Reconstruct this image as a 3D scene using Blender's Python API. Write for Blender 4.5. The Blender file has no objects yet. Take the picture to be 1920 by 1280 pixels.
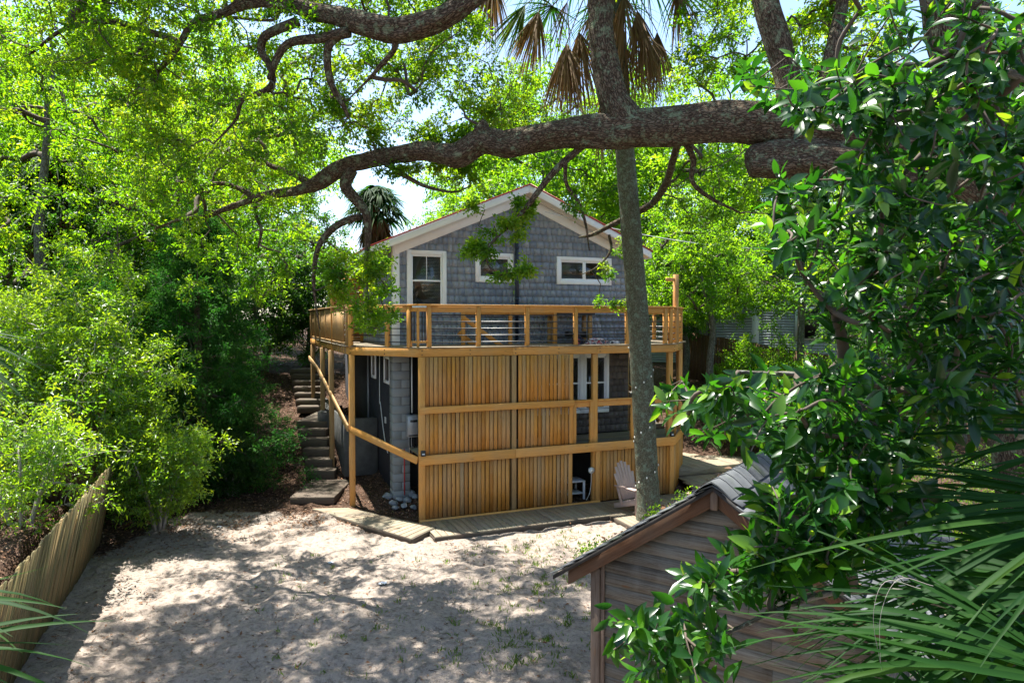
import bpy, math, random
import numpy as np
from mathutils import Vector, Matrix, noise
R = math.radians
random.seed(7)
rng = np.random.default_rng(11)
sc = bpy.context.scene
COL = sc.collection

# ------------------------------------------------------------------ camera
cam = bpy.data.cameras.new('camera'); camo = bpy.data.objects.new('camera', cam); COL.objects.link(camo)
cam.lens = 24; cam.sensor_width = 36; cam.clip_start = 0.05; cam.clip_end = 2000
PITCH = math.atan(40/1280)
camo.location = (0, 0, 4.5); camo.rotation_euler = (math.pi/2 - PITCH, 0, 0)
sc.camera = camo
# ------------------------------------------------------------------ light
SUNV = Vector((-0.24, 0.20, 0.95)).normalized()
w = bpy.data.worlds.new("World"); sc.world = w; w.use_nodes = True
nt = w.node_tree
sky = nt.nodes.new('ShaderNodeTexSky'); sky.sky_type = 'NISHITA'; sky.sun_disc = False
sky.sun_elevation = math.asin(SUNV.z); sky.sun_rotation = math.atan2(SUNV.x, SUNV.y)
sky.air_density = 1.0; sky.dust_density = 1.0; sky.ozone_density = 1.0
nt.links.new(sky.outputs[0], nt.nodes['Background'].inputs[0]); nt.nodes['Background'].inputs[1].default_value = 0.10
sl = bpy.data.lights.new('sun', 'SUN'); sl.energy = 5.0; sl.angle = R(0.55); sl.color = (1, .97, .90)
so = bpy.data.objects.new('sun', sl); COL.objects.link(so); so.rotation_euler = (-SUNV).to_track_quat('-Z', 'Y').to_euler()
sc.view_settings.view_transform = 'Standard'; sc.view_settings.look = 'None'
sc.view_settings.exposure = 1.9; sc.view_settings.gamma = 1
sc.cycles.max_bounces = 10; sc.cycles.diffuse_bounces = 4; sc.cycles.glossy_bounces = 3
sc.cycles.transmission_bounces = 6; sc.cycles.transparent_max_bounces = 8
sc.cycles.caustics_reflective = False; sc.cycles.caustics_refractive = False

# ------------------------------------------------------------------ photo -> world helpers
CAMP = np.array([0, 0, 4.5]); FP = 1280.0
cP, sP = math.cos(PITCH), math.sin(PITCH)
def ray(u, v):
    cx = (u-960)/FP; cy = -(v-640)/FP
    return np.array([cx, cP + cy*sP, -sP + cy*cP])
def at(u, v, Y):
    d = ray(u, v); return CAMP + d*(Y/d[1])
A0 = np.array([-2.023, 14.835, 0.0]); TH = R(22.025)
Sx = np.array([math.cos(TH), math.sin(TH), 0]); Tx = np.array([-math.sin(TH), math.cos(TH), 0])
def loc2w(s, t, z=0.0): return A0 + Sx*s + Tx*t + np.array([0, 0, z])

# ------------------------------------------------------------------ object helpers
def props(o, label=None, cat=None, group=None, kind=None):
    if label: o['label'] = label
    if cat: o['category'] = cat
    if group: o['group'] = group
    if kind: o['kind'] = kind
    return o
def thing(name, label, cat, loc=(0, 0, 0), rz=0, group=None):
    o = bpy.data.objects.new(name, None); COL.objects.link(o)
    o.location = tuple(float(a) for a in loc); o.rotation_euler = (0, 0, rz); o.empty_display_size = .2
    return props(o, label, cat, group)
def copy_tree(o, parent=None):
    c = o.copy(); COL.objects.link(c)
    if parent: c.parent = parent
    for ch in list(o.children): copy_tree(ch, c)
    return c
def raw_mesh(name, verts, counts, idx, mat, parent=None, tint=None, gc=None, smooth=False):
    me = bpy.data.meshes.new(name)
    verts = np.asarray(verts, np.float32); idx = np.asarray(idx, np.int32); counts = np.asarray(counts, np.int32)
    me.vertices.add(len(verts)); me.vertices.foreach_set('co', verts.ravel())
    me.loops.add(len(idx)); me.loops.foreach_set('vertex_index', idx)
    me.polygons.add(len(counts))
    st = np.zeros(len(counts), np.int32); st[1:] = np.cumsum(counts)[:-1]
    me.polygons.foreach_set('loop_start', st); me.polygons.foreach_set('loop_total', counts)
    if smooth: me.polygons.foreach_set('use_smooth', np.ones(len(counts), bool))
    if tint is not None:
        a = me.attributes.new('tint', 'FLOAT', 'POINT'); a.data.foreach_set('value', np.asarray(tint, np.float32))
    if gc is not None:
        a = me.attributes.new('gc', 'FLOAT_VECTOR', 'POINT'); a.data.foreach_set('vector', np.asarray(gc, np.float32).ravel())
    me.update(calc_edges=True); me.validate()
    if mat: me.materials.append(mat)
    o = bpy.data.objects.new(name, me); COL.objects.link(o)
    if parent: o.parent = parent
    return o

class MB:
    """collects boxes, tubes and sheets into one mesh"""
    def __init__(s): s.v = []; s.c = []; s.i = []; s.t = []; s.g = []; s.n = 0
    def add(s, V, F, G=None, tint=None):
        V = np.asarray(V, float); tint = random.random() if tint is None else tint
        if G is None: G = V
        s.v.append(V); s.g.append(np.asarray(G, float)); s.t.append(np.full(len(V), tint))
        for f in F: s.c.append(len(f)); s.i.extend([k + s.n for k in f])
        s.n += len(V); return s
    def box(s, a, b, tint=None, M=None, jit=0.0):
        """axis box from corner a to b, then matrix M; grain follows the longest side"""
        a = np.array(a, float); b = np.array(b, float); lo = np.minimum(a, b); hi = np.maximum(a, b)
        V = np.array([[x, y, z] for x in (lo[0], hi[0]) for y in (lo[1], hi[1]) for z in (lo[2], hi[2])])
        G = V - lo; k = int(np.argmax(hi-lo)); order = [k] + [q for q in range(3) if q != k]
        G = G[:, order] + np.array([random.random()*40, random.random()*9, random.random()*9])
        if jit: V = V + rng.normal(0, jit, V.shape)
        if M is not None: V = np.array([M @ Vector(p) for p in V])
        return s.add(V, [(0, 1, 3, 2), (4, 6, 7, 5), (0, 4, 5, 1), (2, 3, 7, 6), (0, 2, 6, 4), (1, 5, 7, 3)], G, tint)
    def bar(s, p, q, w, h, tint=None, up=(0, 0, 1), ends=0):
        """box of width w and height h running from p to q"""
        p = Vector(p); q = Vector(q); d = q-p; L = d.length; x = d.normalized(); u = Vector(up)
        if abs(x.dot(u)) > .98: u = Vector((0, 1, 0))
        y = u.cross(x).normalized(); z = x.cross(y)
        M = Matrix(((x.x, y.x, z.x, p.x), (x.y, y.y, z.y, p.y), (x.z, y.z, z.z, p.z), (0, 0, 0, 1)))
        return s.box((-ends, -w/2, -h/2), (L+ends, w/2, h/2), tint, M)
    def tube(s, pts, rad, n=8, cap=True, tint=None, disp=None, twist=0):
        P = np.array(pts, float); m = len(P); rad = np.ones(m)*rad if np.isscalar(rad) else np.array(rad, float)
        Tn = np.gradient(P, axis=0); Tn /= np.linalg.norm(Tn, axis=1)[:, None] + 1e-9
        ref = np.array([0, 0, 1.0]) if abs(Tn[0][2]) < .9 else np.array([1.0, 0, 0])
        V = []; G = []; L = random.random()*20; a = np.arange(n)*2*math.pi/n
        U = np.cross(Tn[0], ref); U /= np.linalg.norm(U)
        for k in range(m):
            if k: L += np.linalg.norm(P[k]-P[k-1])
            U = U - Tn[k]*(U@Tn[k]); U /= np.linalg.norm(U) + 1e-9; W = np.cross(Tn[k], U)
            r = np.full(n, rad[k])
            if disp is not None: r = disp(a, L, rad[k])
            V.append(P[k] + np.outer(np.cos(a)*r, U) + np.outer(np.sin(a)*r, W))
            G.append(np.stack([np.full(n, L), np.cos(a)*rad[k], np.sin(a)*rad[k]], 1))
        F = [(k*n+j, k*n+(j+1) % n, (k+1)*n+(j+1) % n, (k+1)*n+j) for k in range(m-1) for j in range(n)]
        if cap: F += [tuple(range(n))[::-1], tuple((m-1)*n+j for j in range(n))]
        return s.add(np.concatenate(V), F, np.concatenate(G), tint)
    def sheet(s, poly, th, tint=None):
        """polygon (list of xyz, counter-clockwise from above) extruded down by th"""
        n = len(poly); top = np.array(poly, float); bot = top - np.array([0, 0, th])
        F = [tuple(range(n)), tuple(range(2*n-1, n-1, -1))] + [(k, k+n, (k+1) % n + n, (k+1) % n) for k in range(n)]
        return s.add(np.concatenate([top, bot]), F, None, tint)
    def build(s, name, mat, parent=None, bevel=0.0, smooth=False):
        o = raw_mesh(name, np.concatenate(s.v), s.c, s.i, mat, parent, np.concatenate(s.t), np.concatenate(s.g), smooth)
        if bevel:
            m = o.modifiers.new('bevel', 'BEVEL'); m.width = bevel; m.segments = 1; m.limit_method = 'ANGLE'
        return o

def spline(pts, n=6):
    """Catmull-Rom through rows of any dimension"""
    P = np.array(pts, float); P = np.vstack([2*P[0]-P[1], P, 2*P[-1]-P[-2]]); out = []
    for k in range(1, len(P)-2):
        for t in np.arange(n)/n:
            out.append(.5*(2*P[k] + (P[k+1]-P[k-1])*t + (2*P[k-1]-5*P[k]+4*P[k+1]-P[k+2])*t*t + (3*P[k]-P[k-1]-3*P[k+1]+P[k+2])*t**3))
    out.append(P[-2]); return np.array(out)

# ------------------------------------------------------------------ materials
class NT:
    def __init__(s, name):
        s.m = bpy.data.materials.new(name); s.m.use_nodes = True; s.t = s.m.node_tree
        s.b = s.t.nodes['Principled BSDF']; s.out = s.t.nodes['Material Output']
    def n(s, typ, **kw):
        o = s.t.nodes.new('ShaderNode'+typ)
        for k, v in kw.items():
            if k.startswith('i_'): o.inputs[int(k[2:]) if k[2:].isdigit() else k[2:].replace('_', ' ')].default_value = v
            else: setattr(o, k, v)
        return o
    def l(s, a, b): s.t.links.new(a, b)
    def attr(s, name, out='Fac'): return s.n('Attribute', attribute_name=name).outputs[out]
    def map(s, vec, scale): m = s.n('Mapping'); m.inputs['Scale'].default_value = scale; s.l(vec, m.inputs[0]); return m.outputs[0]
    def noise(s, vec, scale, detail=4, rough=.55, dist=0):
        o = s.n('TexNoise'); o.inputs['Scale'].default_value = scale; o.inputs['Detail'].default_value = detail
        o.inputs['Roughness'].default_value = rough; o.inputs['Distortion'].default_value = dist
        if vec is not None: s.l(vec, o.inputs['Vector'])
        return o.outputs['Fac']
    def ramp(s, fac, stops, interp='LINEAR'):
        o = s.n('ValToRGB'); e = o.color_ramp.elements; o.color_ramp.interpolation = interp
        while len(e) < len(stops): e.new(0.5)
        for k, (p, c) in enumerate(stops): e[k].position = p; e[k].color = (*c, 1) if len(c) == 3 else c
        s.l(fac, o.inputs[0]); return o.outputs[0]
    def mix(s, fac, a, b, mode='MIX'):
        o = s.n('MixRGB', blend_type=mode)
        for k, x in ((0, fac), (1, a), (2, b)):
            if hasattr(x, 'links'): s.l(x, o.inputs[k])
            else: o.inputs[k].default_value = x if k == 0 else (*x, 1)
        return o.outputs[0]
    def math(s, op, a, b=0.0):
        o = s.n('Math', operation=op)
        for k, x in ((0, a), (1, b)):
            if hasattr(x, 'links'): s.l(x, o.inputs[k])
            else: o.inputs[k].default_value = x
        return o.outputs[0]
    def bump(s, h, strength=.5, dist=.01):
        o = s.n('Bump'); o.inputs['Strength'].default_value = strength; o.inputs['Distance'].default_value = dist
        s.l(h, o.inputs['Height']); s.l(o.outputs[0], s.b.inputs['Normal']); return o.outputs[0]
    def fin(s, col=None, rough=.7, spec=.3, metal=0):
        if col is not None:
            if hasattr(col, 'links'): s.l(col, s.b.inputs['Base Color'])
            else: s.b.inputs['Base Color'].default_value = (*col, 1)
        if hasattr(rough, 'links'): s.l(rough, s.b.inputs['Roughness'])
        else: s.b.inputs['Roughness'].default_value = rough
        s.b.inputs['Specular IOR Level'].default_value = spec; s.b.inputs['Metallic'].default_value = metal
        return s.m
    def pos(s): return s.n('NewGeometry').outputs['Position']

def wood(name, cols, grain=.5, weather=None, wamt=.5, rough=.6, knots=True, spec=.25):
    """grain along the piece's own length, each board its own tone"""
    s = NT(name); g = s.attr('gc', 'Vector'); t = s.attr('tint')
    gr = s.noise(s.map(g, (1.2, 40, 40)), 2.2, 5, .6, 1.2)
    base = s.ramp(t, [(k/(len(cols)-1), c) for k, c in enumerate(cols)])
    dark = s.mix(1.0, base, (.48, .40, .34), 'MULTIPLY')
    f = s.ramp(gr, [(.40, (0, 0, 0)), (.62, (1, 1, 1))])
    c = s.mix(s.math('MULTIPLY', f, grain), base, dark)
    if knots:
        k = s.n('TexVoronoi'); k.inputs['Scale'].default_value = 1.0; s.l(s.map(g, (2.2, 9, 9)), k.inputs['Vector'])
        kf = s.ramp(k.outputs['Distance'], [(.06, (1, 1, 1)), (.13, (0, 0, 0))]); c = s.mix(s.math('MULTIPLY', kf, .6), c, (.10, .045, .015))
    if weather:
        wn = s.noise(s.map(s.pos(), (1, 1, .6)), 2.3, 6, .65)
        wf = s.ramp(wn, [(.42, (0, 0, 0)), (.72, (1, 1, 1))]); c = s.mix(s.math('MULTIPLY', wf, wamt), c, weather)
    s.bump(gr, .35, .004)
    return s.fin(c, rough, spec)
def plain(name, col, rough=.5, spec=.4, metal=0, vary=.12, nscale=6.0, bump=0.0):
    s = NT(name); n = s.noise(s.pos(), nscale, 5, .6)
    c = s.mix(n, tuple(x*(1-vary*1.6) for x in col), tuple(min(1, x*(1+vary)) for x in col))
    if bump: s.bump(s.noise(s.pos(), nscale*8, 4), bump, .003)
    return s.fin(c, rough, spec, metal)

M = {}
M['orange'] = wood('stained_pine', [(.56, .23, .035), (.66, .30, .06), (.46, .185, .03), (.58, .32, .12), (.64, .27, .045), (.46, .29, .14)], .65, (.46, .31, .17), .35)
M['beam'] = wood('stained_beam', [(.62, .29, .065), (.68, .34, .095)], .45, (.44, .28, .13), .45)
M['oldpine'] = wood('weathered_post', [(.44, .26, .10), (.38, .23, .10)], .6, (.30, .23, .14), .5)
M['deckgrey'] = wood('weathered_decking', [(.26, .20, .14), (.33, .26, .18), (.20, .16, .12), (.30, .25, .19)], .8, (.25, .25, .17), .6, .75)
M['stepwood'] = wood('old_step_timber', [(.085, .065, .05), (.12, .092, .07)], .7, (.08, .075, .05), .7, .8)
M['fence'] = wood('fence_boards', [(.24, .17, .08), (.19, .15, .075), (.29, .20, .095), (.15, .135, .06), (.23, .19, .10)], .7, (.12, .125, .05), .6, .8)
M['fencebrown'] = wood('brown_fence_boards', [(.13, .065, .03), (.10, .052, .026)], .6, (.12, .08, .05), .5, .8)
M['shed'] = wood('shed_siding', [(.115, .107, .090), (.145, .134, .112), (.095, .088, .075), (.12, .085, .062)], 1.0, (.18, .178, .155), .55, .8)
M['shedtrim'] = wood('shed_trim', [(.085, .042, .022), (.105, .055, .03)], .8, (.085, .066, .05), .6, .8)
M['shedpost'] = wood('shed_post', [(.10, .072, .052), (.12, .082, .058)], .9, (.16, .13, .11), .5, .8)
M['chair'] = plain('adirondack_paint', (.42, .305, .265), .5, .3, vary=.1)
M['white'] = plain('white_trim', (.86, .88, .92), .4, .4, vary=.05)
M['soffit'] = plain('soffit_paint', (.78, .74, .68), .55, .3, vary=.06)
M['redroof'] = plain('red_metal', (.30, .035, .03), .35, .5, vary=.2)
M['black'] = plain('black_metal', (.012, .012, .014), .35, .5)
M['pipe'] = plain('navy_pipe', (.012, .022, .05), .4, .5)
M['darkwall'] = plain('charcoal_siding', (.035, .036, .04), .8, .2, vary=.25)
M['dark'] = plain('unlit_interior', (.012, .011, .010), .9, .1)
M['grey'] = plain('grey_metal', (.30, .31, .32), .4, .5, .3, vary=.1)
M['pvc'] = plain('white_pvc', (.62, .64, .62), .4, .4)
M['redpex'] = plain('red_hose', (.5, .02, .02), .4, .5)
M['stone'] = plain('pale_stone', (.26, .27, .28), .85, .2, vary=.45, nscale=14, bump=.5)
M['rooffelt'] = plain('dark_roof_felt', (.035, .033, .032), .9, .2, vary=.5, nscale=9, bump=.6)
M['oldblock'] = plain('stained_block', (.10, .10, .095), .95, .1, vary=.4, nscale=5, bump=.4)
M['brick'] = plain('red_brick', (.28, .10, .08), .9, .2, vary=.3)
M['whiteplastic'] = plain('white_plastic', (.62, .66, .70), .4, .4)
M['bulb'] = plain('frosted_bulb', (.85, .83, .75), .3, .5)
M['tabletop'] = plain('slate_top', (.045, .042, .045), .5, .4)

s = NT('cmu'); p = s.attr('gc', 'Vector'); n1 = s.noise(s.pos(), 60, 4); n2 = s.noise(s.pos(), 3, 4)
c = s.mix(s.attr('tint'), (.20, .205, .205), (.28, .285, .28)); c = s.mix(n2, c, (.22, .24, .24)); s.bump(n1, .6, .004); M['block'] = s.fin(c, .9, .15)
s = NT('mortar'); M['mortar'] = s.fin((.17, .17, .165), .95, .1)

s = NT('cedar_shingle_grey'); t = s.attr('tint'); g = s.attr('gc', 'Vector')
st = s.noise(s.map(g, (8, 60, 8)), 2.0, 4, .6)
c = s.ramp(t, [(0, (.20, .245, .33)), (.5, (.27, .32, .41)), (.85, (.33, .375, .46)), (1, (.48, .52, .58))])
c = s.mix(s.ramp(st, [(.35, (0, 0, 0)), (.7, (1, 1, 1))]), c, s.mix(1.0, c, (.68, .66, .64), 'MULTIPLY'))
n2 = s.noise(s.pos(), 1.1, 5, .6); c = s.mix(s.ramp(n2, [(.45, (0, 0, 0)), (.75, (.5, .5, .5))]), c, (.40, .435, .49))
s.bump(st, .5, .004); M['shingle'] = s.fin(c, .85, .2)
s = NT('brown_shingle'); c = s.ramp(s.attr('tint'), [(0, (.09, .075, .07)), (1, (.15, .125, .115))]); M['bshingle'] = s.fin(c, .85, .2)

s = NT('asphalt_shingle'); t = s.attr('tint'); c = s.ramp(t, [(0, (.035, .036, .038)), (.6, (.075, .08, .085)), (1, (.12, .125, .13))])
n1 = s.noise(s.pos(), 140, 3); c = s.mix(n1, c, (.11, .115, .12)); n2 = s.noise(s.pos(), 3.5, 5)
c = s.mix(s.ramp(n2, [(.55, (0, 0, 0)), (.72, (1, 1, 1))]), c, (.07, .085, .05)); s.bump(n1, .5, .003); M['asphalt'] = s.fin(c, .9, .2)

s = NT('window_glass'); gl = s.n('BsdfGlossy', i_Roughness=.02); tr = s.n('BsdfTransparent'); tr.inputs[0].default_value = (.75, .8, .78, 1)
fr = s.n('Fresnel', i_IOR=1.6); mx = s.n('MixShader'); s.l(s.math('ADD', fr.outputs[0], .02), mx.inputs[0]); s.l(tr.outputs[0], mx.inputs[1]); s.l(gl.outputs[0], mx.inputs[2])
s.l(mx.outputs[0], s.out.inputs[0]); M['glass'] = s.m

def bark(name, c1, c2, c3, lich=None, scale=1.0, ring=False, litamt=.62, bstr=.9, brough=.9):
    s = NT(name); g = s.attr('gc', 'Vector')
    if ring: v = s.map(g, (15, 24, 24))
    else: v = s.map(g, (7*scale, 22*scale, 22*scale))
    n = s.noise(v, 1.6, 7, .65, .8)
    vo = s.n('TexVoronoi', feature='DISTANCE_TO_EDGE'); vo.inputs['Scale'].default_value = 1.0
    dn = s.n('TexNoise'); dn.inputs['Scale'].default_value = .55; dn.inputs['Detail'].default_value = 4; s.l(v, dn.inputs['Vector'])
    wv = s.mix(1.0, v, s.mix(1.0, dn.outputs['Color'], (2.6, 2.6, 2.6), 'MULTIPLY'), 'ADD'); s.l(wv, vo.inputs['Vector'])
    e = s.ramp(vo.outputs['Distance'], [(0, (0, 0, 0)), (.22, (1, 1, 1))])
    h = s.mix(.62, e, n)
    c = s.ramp(h, [(.25, c1), (.5, c2), (.8, c3)])
    if lich:
        ln = s.noise(s.pos(), 7.5, 8, .74); lf = s.ramp(ln, [(litamt-.05, (0, 0, 0)), (litamt+.03, (1, 1, 1))])
        c = s.mix(s.math('MULTIPLY', lf, .7), c, lich)
        l2 = s.noise(s.pos(), 19, 5, .7); c = s.mix(s.math('MULTIPLY', s.ramp(l2, [(.60, (0, 0, 0)), (.66, (1, 1, 1))]), .6), c, tuple(x*1.2 for x in lich))
    s.bump(h, bstr, .03)
    return s.fin(c, brough, .15)
M['oakbark'] = bark('live_oak_bark', (.020, .013, .008), (.080, .055, .036), (.17, .128, .088), (.21, .265, .16), 1.6, litamt=.585, bstr=1.0)
M['palmbark'] = bark('palm_trunk_bark', (.05, .046, .030), (.10, .095, .064), (.15, .145, .105), (.17, .22, .16), 1.0, True, .57, .5)
M['twig'] = plain('twig_bark', (.10, .078, .06), .85, .2, vary=.4, nscale=9)
M['paletwig'] = plain('pale_twig', (.30, .27, .23), .8, .2, vary=.3, nscale=9)
M['greytrunk'] = bark('grey_trunk_bark', (.05, .045, .035), (.13, .12, .10), (.20, .19, .165), (.25, .29, .23))

def leafmat(name, cols, tcol, tfac=.45, rough=.45, spec=.35):
    s = NT(name); t = s.attr('tint'); c = s.ramp(t, [(k/(len(cols)-1), x) for k, x in enumerate(cols)])
    s.fin(c, rough, spec)
    tl = s.n('BsdfTranslucent'); tc = s.ramp(t, [(k/(len(tcol)-1), x) for k, x in enumerate(tcol)]); s.l(tc, tl.inputs[0])
    mx = s.n('MixShader'); mx.inputs[0].default_value = tfac
    s.l(s.b.outputs[0], mx.inputs[1]); s.l(tl.outputs[0], mx.inputs[2]); s.l(mx.outputs[0], s.out.inputs[0]); return s.m
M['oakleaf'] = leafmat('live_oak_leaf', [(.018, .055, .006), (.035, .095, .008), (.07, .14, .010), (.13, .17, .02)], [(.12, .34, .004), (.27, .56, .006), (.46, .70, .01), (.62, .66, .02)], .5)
M['bgleaf'] = leafmat('woodland_leaf', [(.018, .055, .008), (.04, .10, .010), (.08, .14, .012)], [(.13, .38, .006), (.32, .62, .01), (.50, .72, .02)], .5)
M['dullleaf'] = leafmat('shade_leaf', [(.010, .035, .008), (.022, .06, .012), (.045, .085, .015)], [(.05, .20, .01), (.11, .32, .015), (.24, .44, .02)], .4)
M['myrtle'] = leafmat('wax_myrtle_leaf', [(.025, .085, .014), (.07, .15, .016), (.17, .26, .02)], [(.20, .48, .01), (.42, .68, .01), (.62, .76, .02)], .45, .33, .5)
M['cedar'] = leafmat('cedar_foliage', [(.010, .055, .010), (.030, .10, .015), (.08, .16, .022)], [(.02, .14, .012), (.05, .24, .015), (.12, .34, .02)], .35, .7, .2)
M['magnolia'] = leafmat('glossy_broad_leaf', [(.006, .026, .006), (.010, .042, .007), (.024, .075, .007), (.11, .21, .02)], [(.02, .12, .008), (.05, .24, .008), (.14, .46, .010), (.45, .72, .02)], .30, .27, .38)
M['palmblade'] = leafmat('palm_blade', [(.005, .026, .004), (.012, .042, .005), (.05, .09, .008)], [(.015, .10, .008), (.04, .18, .010), (.24, .42, .015)], .28, .6, .12)
M['deadblade'] = leafmat('dead_palm_blade', [(.13, .075, .035), (.20, .13, .07), (.26, .19, .12)], [(.22, .11, .03), (.32, .18, .06), (.36, .24, .10)], .35, .75, .2)
M['grassblade'] = leafmat('grass_blade', [(.05, .10, .02), (.11, .17, .03)], [(.18, .36, .02), (.35, .50, .04)], .4)
M['litterleaf'] = leafmat('fallen_leaf', [(.13, .06, .03), (.20, .10, .05), (.28, .16, .09), (.33, .24, .17)], [(.12, .05, .02), (.2, .1, .04)], .15, .8, .2)

# ------------------------------------------------------------------ terrain
def smooth(x, a, b):
    t = np.clip((x-a)/(b-a), 0, 1); return t*t*(3-2*t)
FB0 = np.array([-5.3, 6.0]); FB1 = np.array([-8.25, 13.45])     # foot of the left fence
def hgt(x, y):
    x = np.asarray(x, float); y = np.asarray(y, float)
    left = np.interp(y, [14.9, 16.4, 17.8, 18.4, 19.3, 21.5, 22.5, 25, 40, 400], [0, .20, .28, .52, 1.0, 1.36, 1.6, 2.5, 3.2, 3.2])
    tl_ = (x-A0[0])*Tx[0] + (y-A0[1])*Tx[1]
    mid = np.interp(tl_, [.0, 1.5, 4, 7, 11, 24, 400], [0, .30, .6, 1.2, 2.5, 3.2, 3.2])
    rt = np.interp(y, [17, 19, 21.5, 27, 40, 400], [0, .2, .9, 2.3, 3.0, 3.0])
    a = smooth(x, -4.2, -2.2); b = smooth(x, 4.6, 6.2)
    h = left*(1-a) + mid*a*(1-b) + rt*b
    far = smooth(-x, 7.5, 12)                                    # bank left of the fence
    d = (x-FB0[0])*(FB1[1]-FB0[1]) - (y-FB0[1])*(FB1[0]-FB0[0]); d = -d/np.hypot(*(FB1-FB0))   # >0 left of the fence line
    bank = smooth(d, .12, .45)*1.05*(1-smooth(y, 12.6, 14.5)) + smooth(d, .12, 1.5)*.5*smooth(y, 12.6, 14.5)
    h = np.maximum(h, bank) + far*.3*smooth(y, 10, 20)
    und = .035*np.sin(x*1.7+y*.6)*np.sin(y*1.3-x*.4) + .02*np.sin(x*4.1)*np.sin(y*3.7+1)
    return h + und*(1-smooth(np.hypot(x, y-11), 12, 30))
def axis_pts(lo, hi, step, far):
    a = np.arange(lo, hi+1e-6, step); ext = []
    q = step
    p = hi
    while p < far: q *= 1.35; p += q; ext.append(p)
    q = step; p = lo; ex2 = []
    while p > -far: q *= 1.35; p -= q; ex2.append(p)
    return np.array(ex2[::-1] + list(a) + ext)
gx = axis_pts(-13, 9, .07, 420); gy = axis_pts(5.5, 27, .07, 420)
GX, GY = np.meshgrid(gx, gy); GZ = hgt(GX, GY)
# footprints and clods in the loose sand
def vnoise(X, Y, sc_, seed):
    r = np.random.default_rng(seed); G = r.random((256, 256)); xs = X*sc_; ys = Y*sc_
    xi = np.floor(xs).astype(int); yi = np.floor(ys).astype(int); fx = xs-xi; fy = ys-yi; fx = fx*fx*(3-2*fx); fy = fy*fy*(3-2*fy)
    g = lambda i, j: G[(xi+i) % 256, (yi+j) % 256]
    return (g(0, 0)*(1-fx)+g(1, 0)*fx)*(1-fy) + (g(0, 1)*(1-fx)+g(1, 1)*fx)*fy
near = (1-smooth(np.hypot(GX+1, GY-13), 10, 14))
GZ = GZ + near*((vnoise(GX, GY, 3.2, 1)-.5)*.06 + (vnoise(GX, GY, 5.5, 2)-.5)*.06 + (vnoise(GX+3, GY+5, 11, 6)-.5)*.035 + (np.abs(vnoise(GX+7, GY, 1.3, 3)-.5))*.06)
ls_ = (GX-A0[0])*Sx[0] + (GY-A0[1])*Sx[1]; lt_ = (GX-A0[0])*Tx[0] + (GY-A0[1])*Tx[1]
under = ((ls_ > -.1) & (ls_ < 7.2) & (lt_ > -1.3) & (lt_ < .1)) | ((ls_ > 4.0) & (ls_ < 5.7) & (lt_ > -2.9) & (lt_ < 0))
GZ = np.where(under, np.minimum(GZ, .02), GZ)
ny, nx = GX.shape
V = np.stack([GX.ravel(), GY.ravel(), GZ.ravel()], 1)
I = np.arange(nx*ny).reshape(ny, nx)
Q = np.stack([I[:-1, :-1], I[:-1, 1:], I[1:, 1:], I[1:, :-1]], -1).reshape(-1, 4)
s = NT('sand_and_leaf_litter'); p = s.pos()
n1 = s.noise(p, .9, 6, .6); n2 = s.noise(p, 5, 6, .65); n3 = s.noise(p, 38, 5, .7); n4 = s.noise(p, 160, 3, .6)
sand = s.mix(n1, (.345, .29, .24), (.215, .178, .148)); sand = s.mix(s.ramp(n2, [(.4, (0, 0, 0)), (.7, (.7, .7, .7))]), sand, (.28, .225, .19))
sand = s.mix(s.math('MULTIPLY', s.ramp(n3, [(.54, (0, 0, 0)), (.64, (1, 1, 1))]), .6), sand, (.17, .125, .10))
sand = s.mix(s.math('MULTIPLY', s.ramp(n4, [(.58, (0, 0, 0)), (.66, (1, 1, 1))]), .35), sand, (.62, .56, .52))
n5 = s.noise(p, 12, 4, .7); sand = s.mix(1.0, sand, s.ramp(n5, [(.36, (.62, .60, .58)), (.50, (.95, .95, .95)), (.68, (1.1, 1.08, 1.06))]), 'MULTIPLY')
vo = s.n('TexVoronoi', feature='F1'); vo.inputs['Scale'].default_value = 22; s.l(p, vo.inputs['Vector'])

sepc = s.n('SeparateColor'); s.l(vo.outputs['Color'], sepc.inputs[0])
lit = s.ramp(sepc.outputs[0], [(0, (.025, .016, .011)), (.4, (.07, .038, .024)), (.75, (.125, .07, .045)), (1, (.20, .13, .095))])
lit = s.mix(n3, lit, (.05, .032, .022))
mask = s.math('ADD', s.attr('tint'), s.math('MULTIPLY', s.math('SUBTRACT', n2, .5), 1.0))
mk = s.ramp(mask, [(.42, (0, 0, 0)), (.6, (1, 1, 1))])
c = s.mix(mk, sand, lit)
hh = s.mix(mk, s.mix(.45, n5, n3), vo.outputs['Distance']); s.bump(hh, 1.0, .05)
M['ground'] = s.fin(c, .95, .1)
loc_s = (GX-A0[0])*Sx[0] + (GY-A0[1])*Sx[1]; loc_t = (GX-A0[0])*Tx[0] + (GY-A0[1])*Tx[1]
yard = smooth(GY, 15.0, 15.9)*(1-smooth(GX, -3.0, -2.0)) + smooth(loc_t, -.6, 0)*smooth(GX, -3.6, -2.6) + smooth(-GX, 7.2, 8.2)*smooth(GY, 12, 14) + smooth(GX, 7, 9)
dd = -((GX-FB0[0])*(FB1[1]-FB0[1]) - (GY-FB0[1])*(FB1[0]-FB0[0]))/np.hypot(*(FB1-FB0))
yard = np.clip(yard + smooth(dd, -.05, .2) + .25*smooth(dd, -.9, -.1)*(GY > 9), 0, 1)
# bare packed strip at the foot of the steps stays sand
g = raw_mesh('ground', V, np.full(len(Q), 4), Q.ravel(), M['ground'], None, yard.ravel(), None, True); props(g, kind='structure')
def gz(x, y): return float(hgt(x, y))

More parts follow.
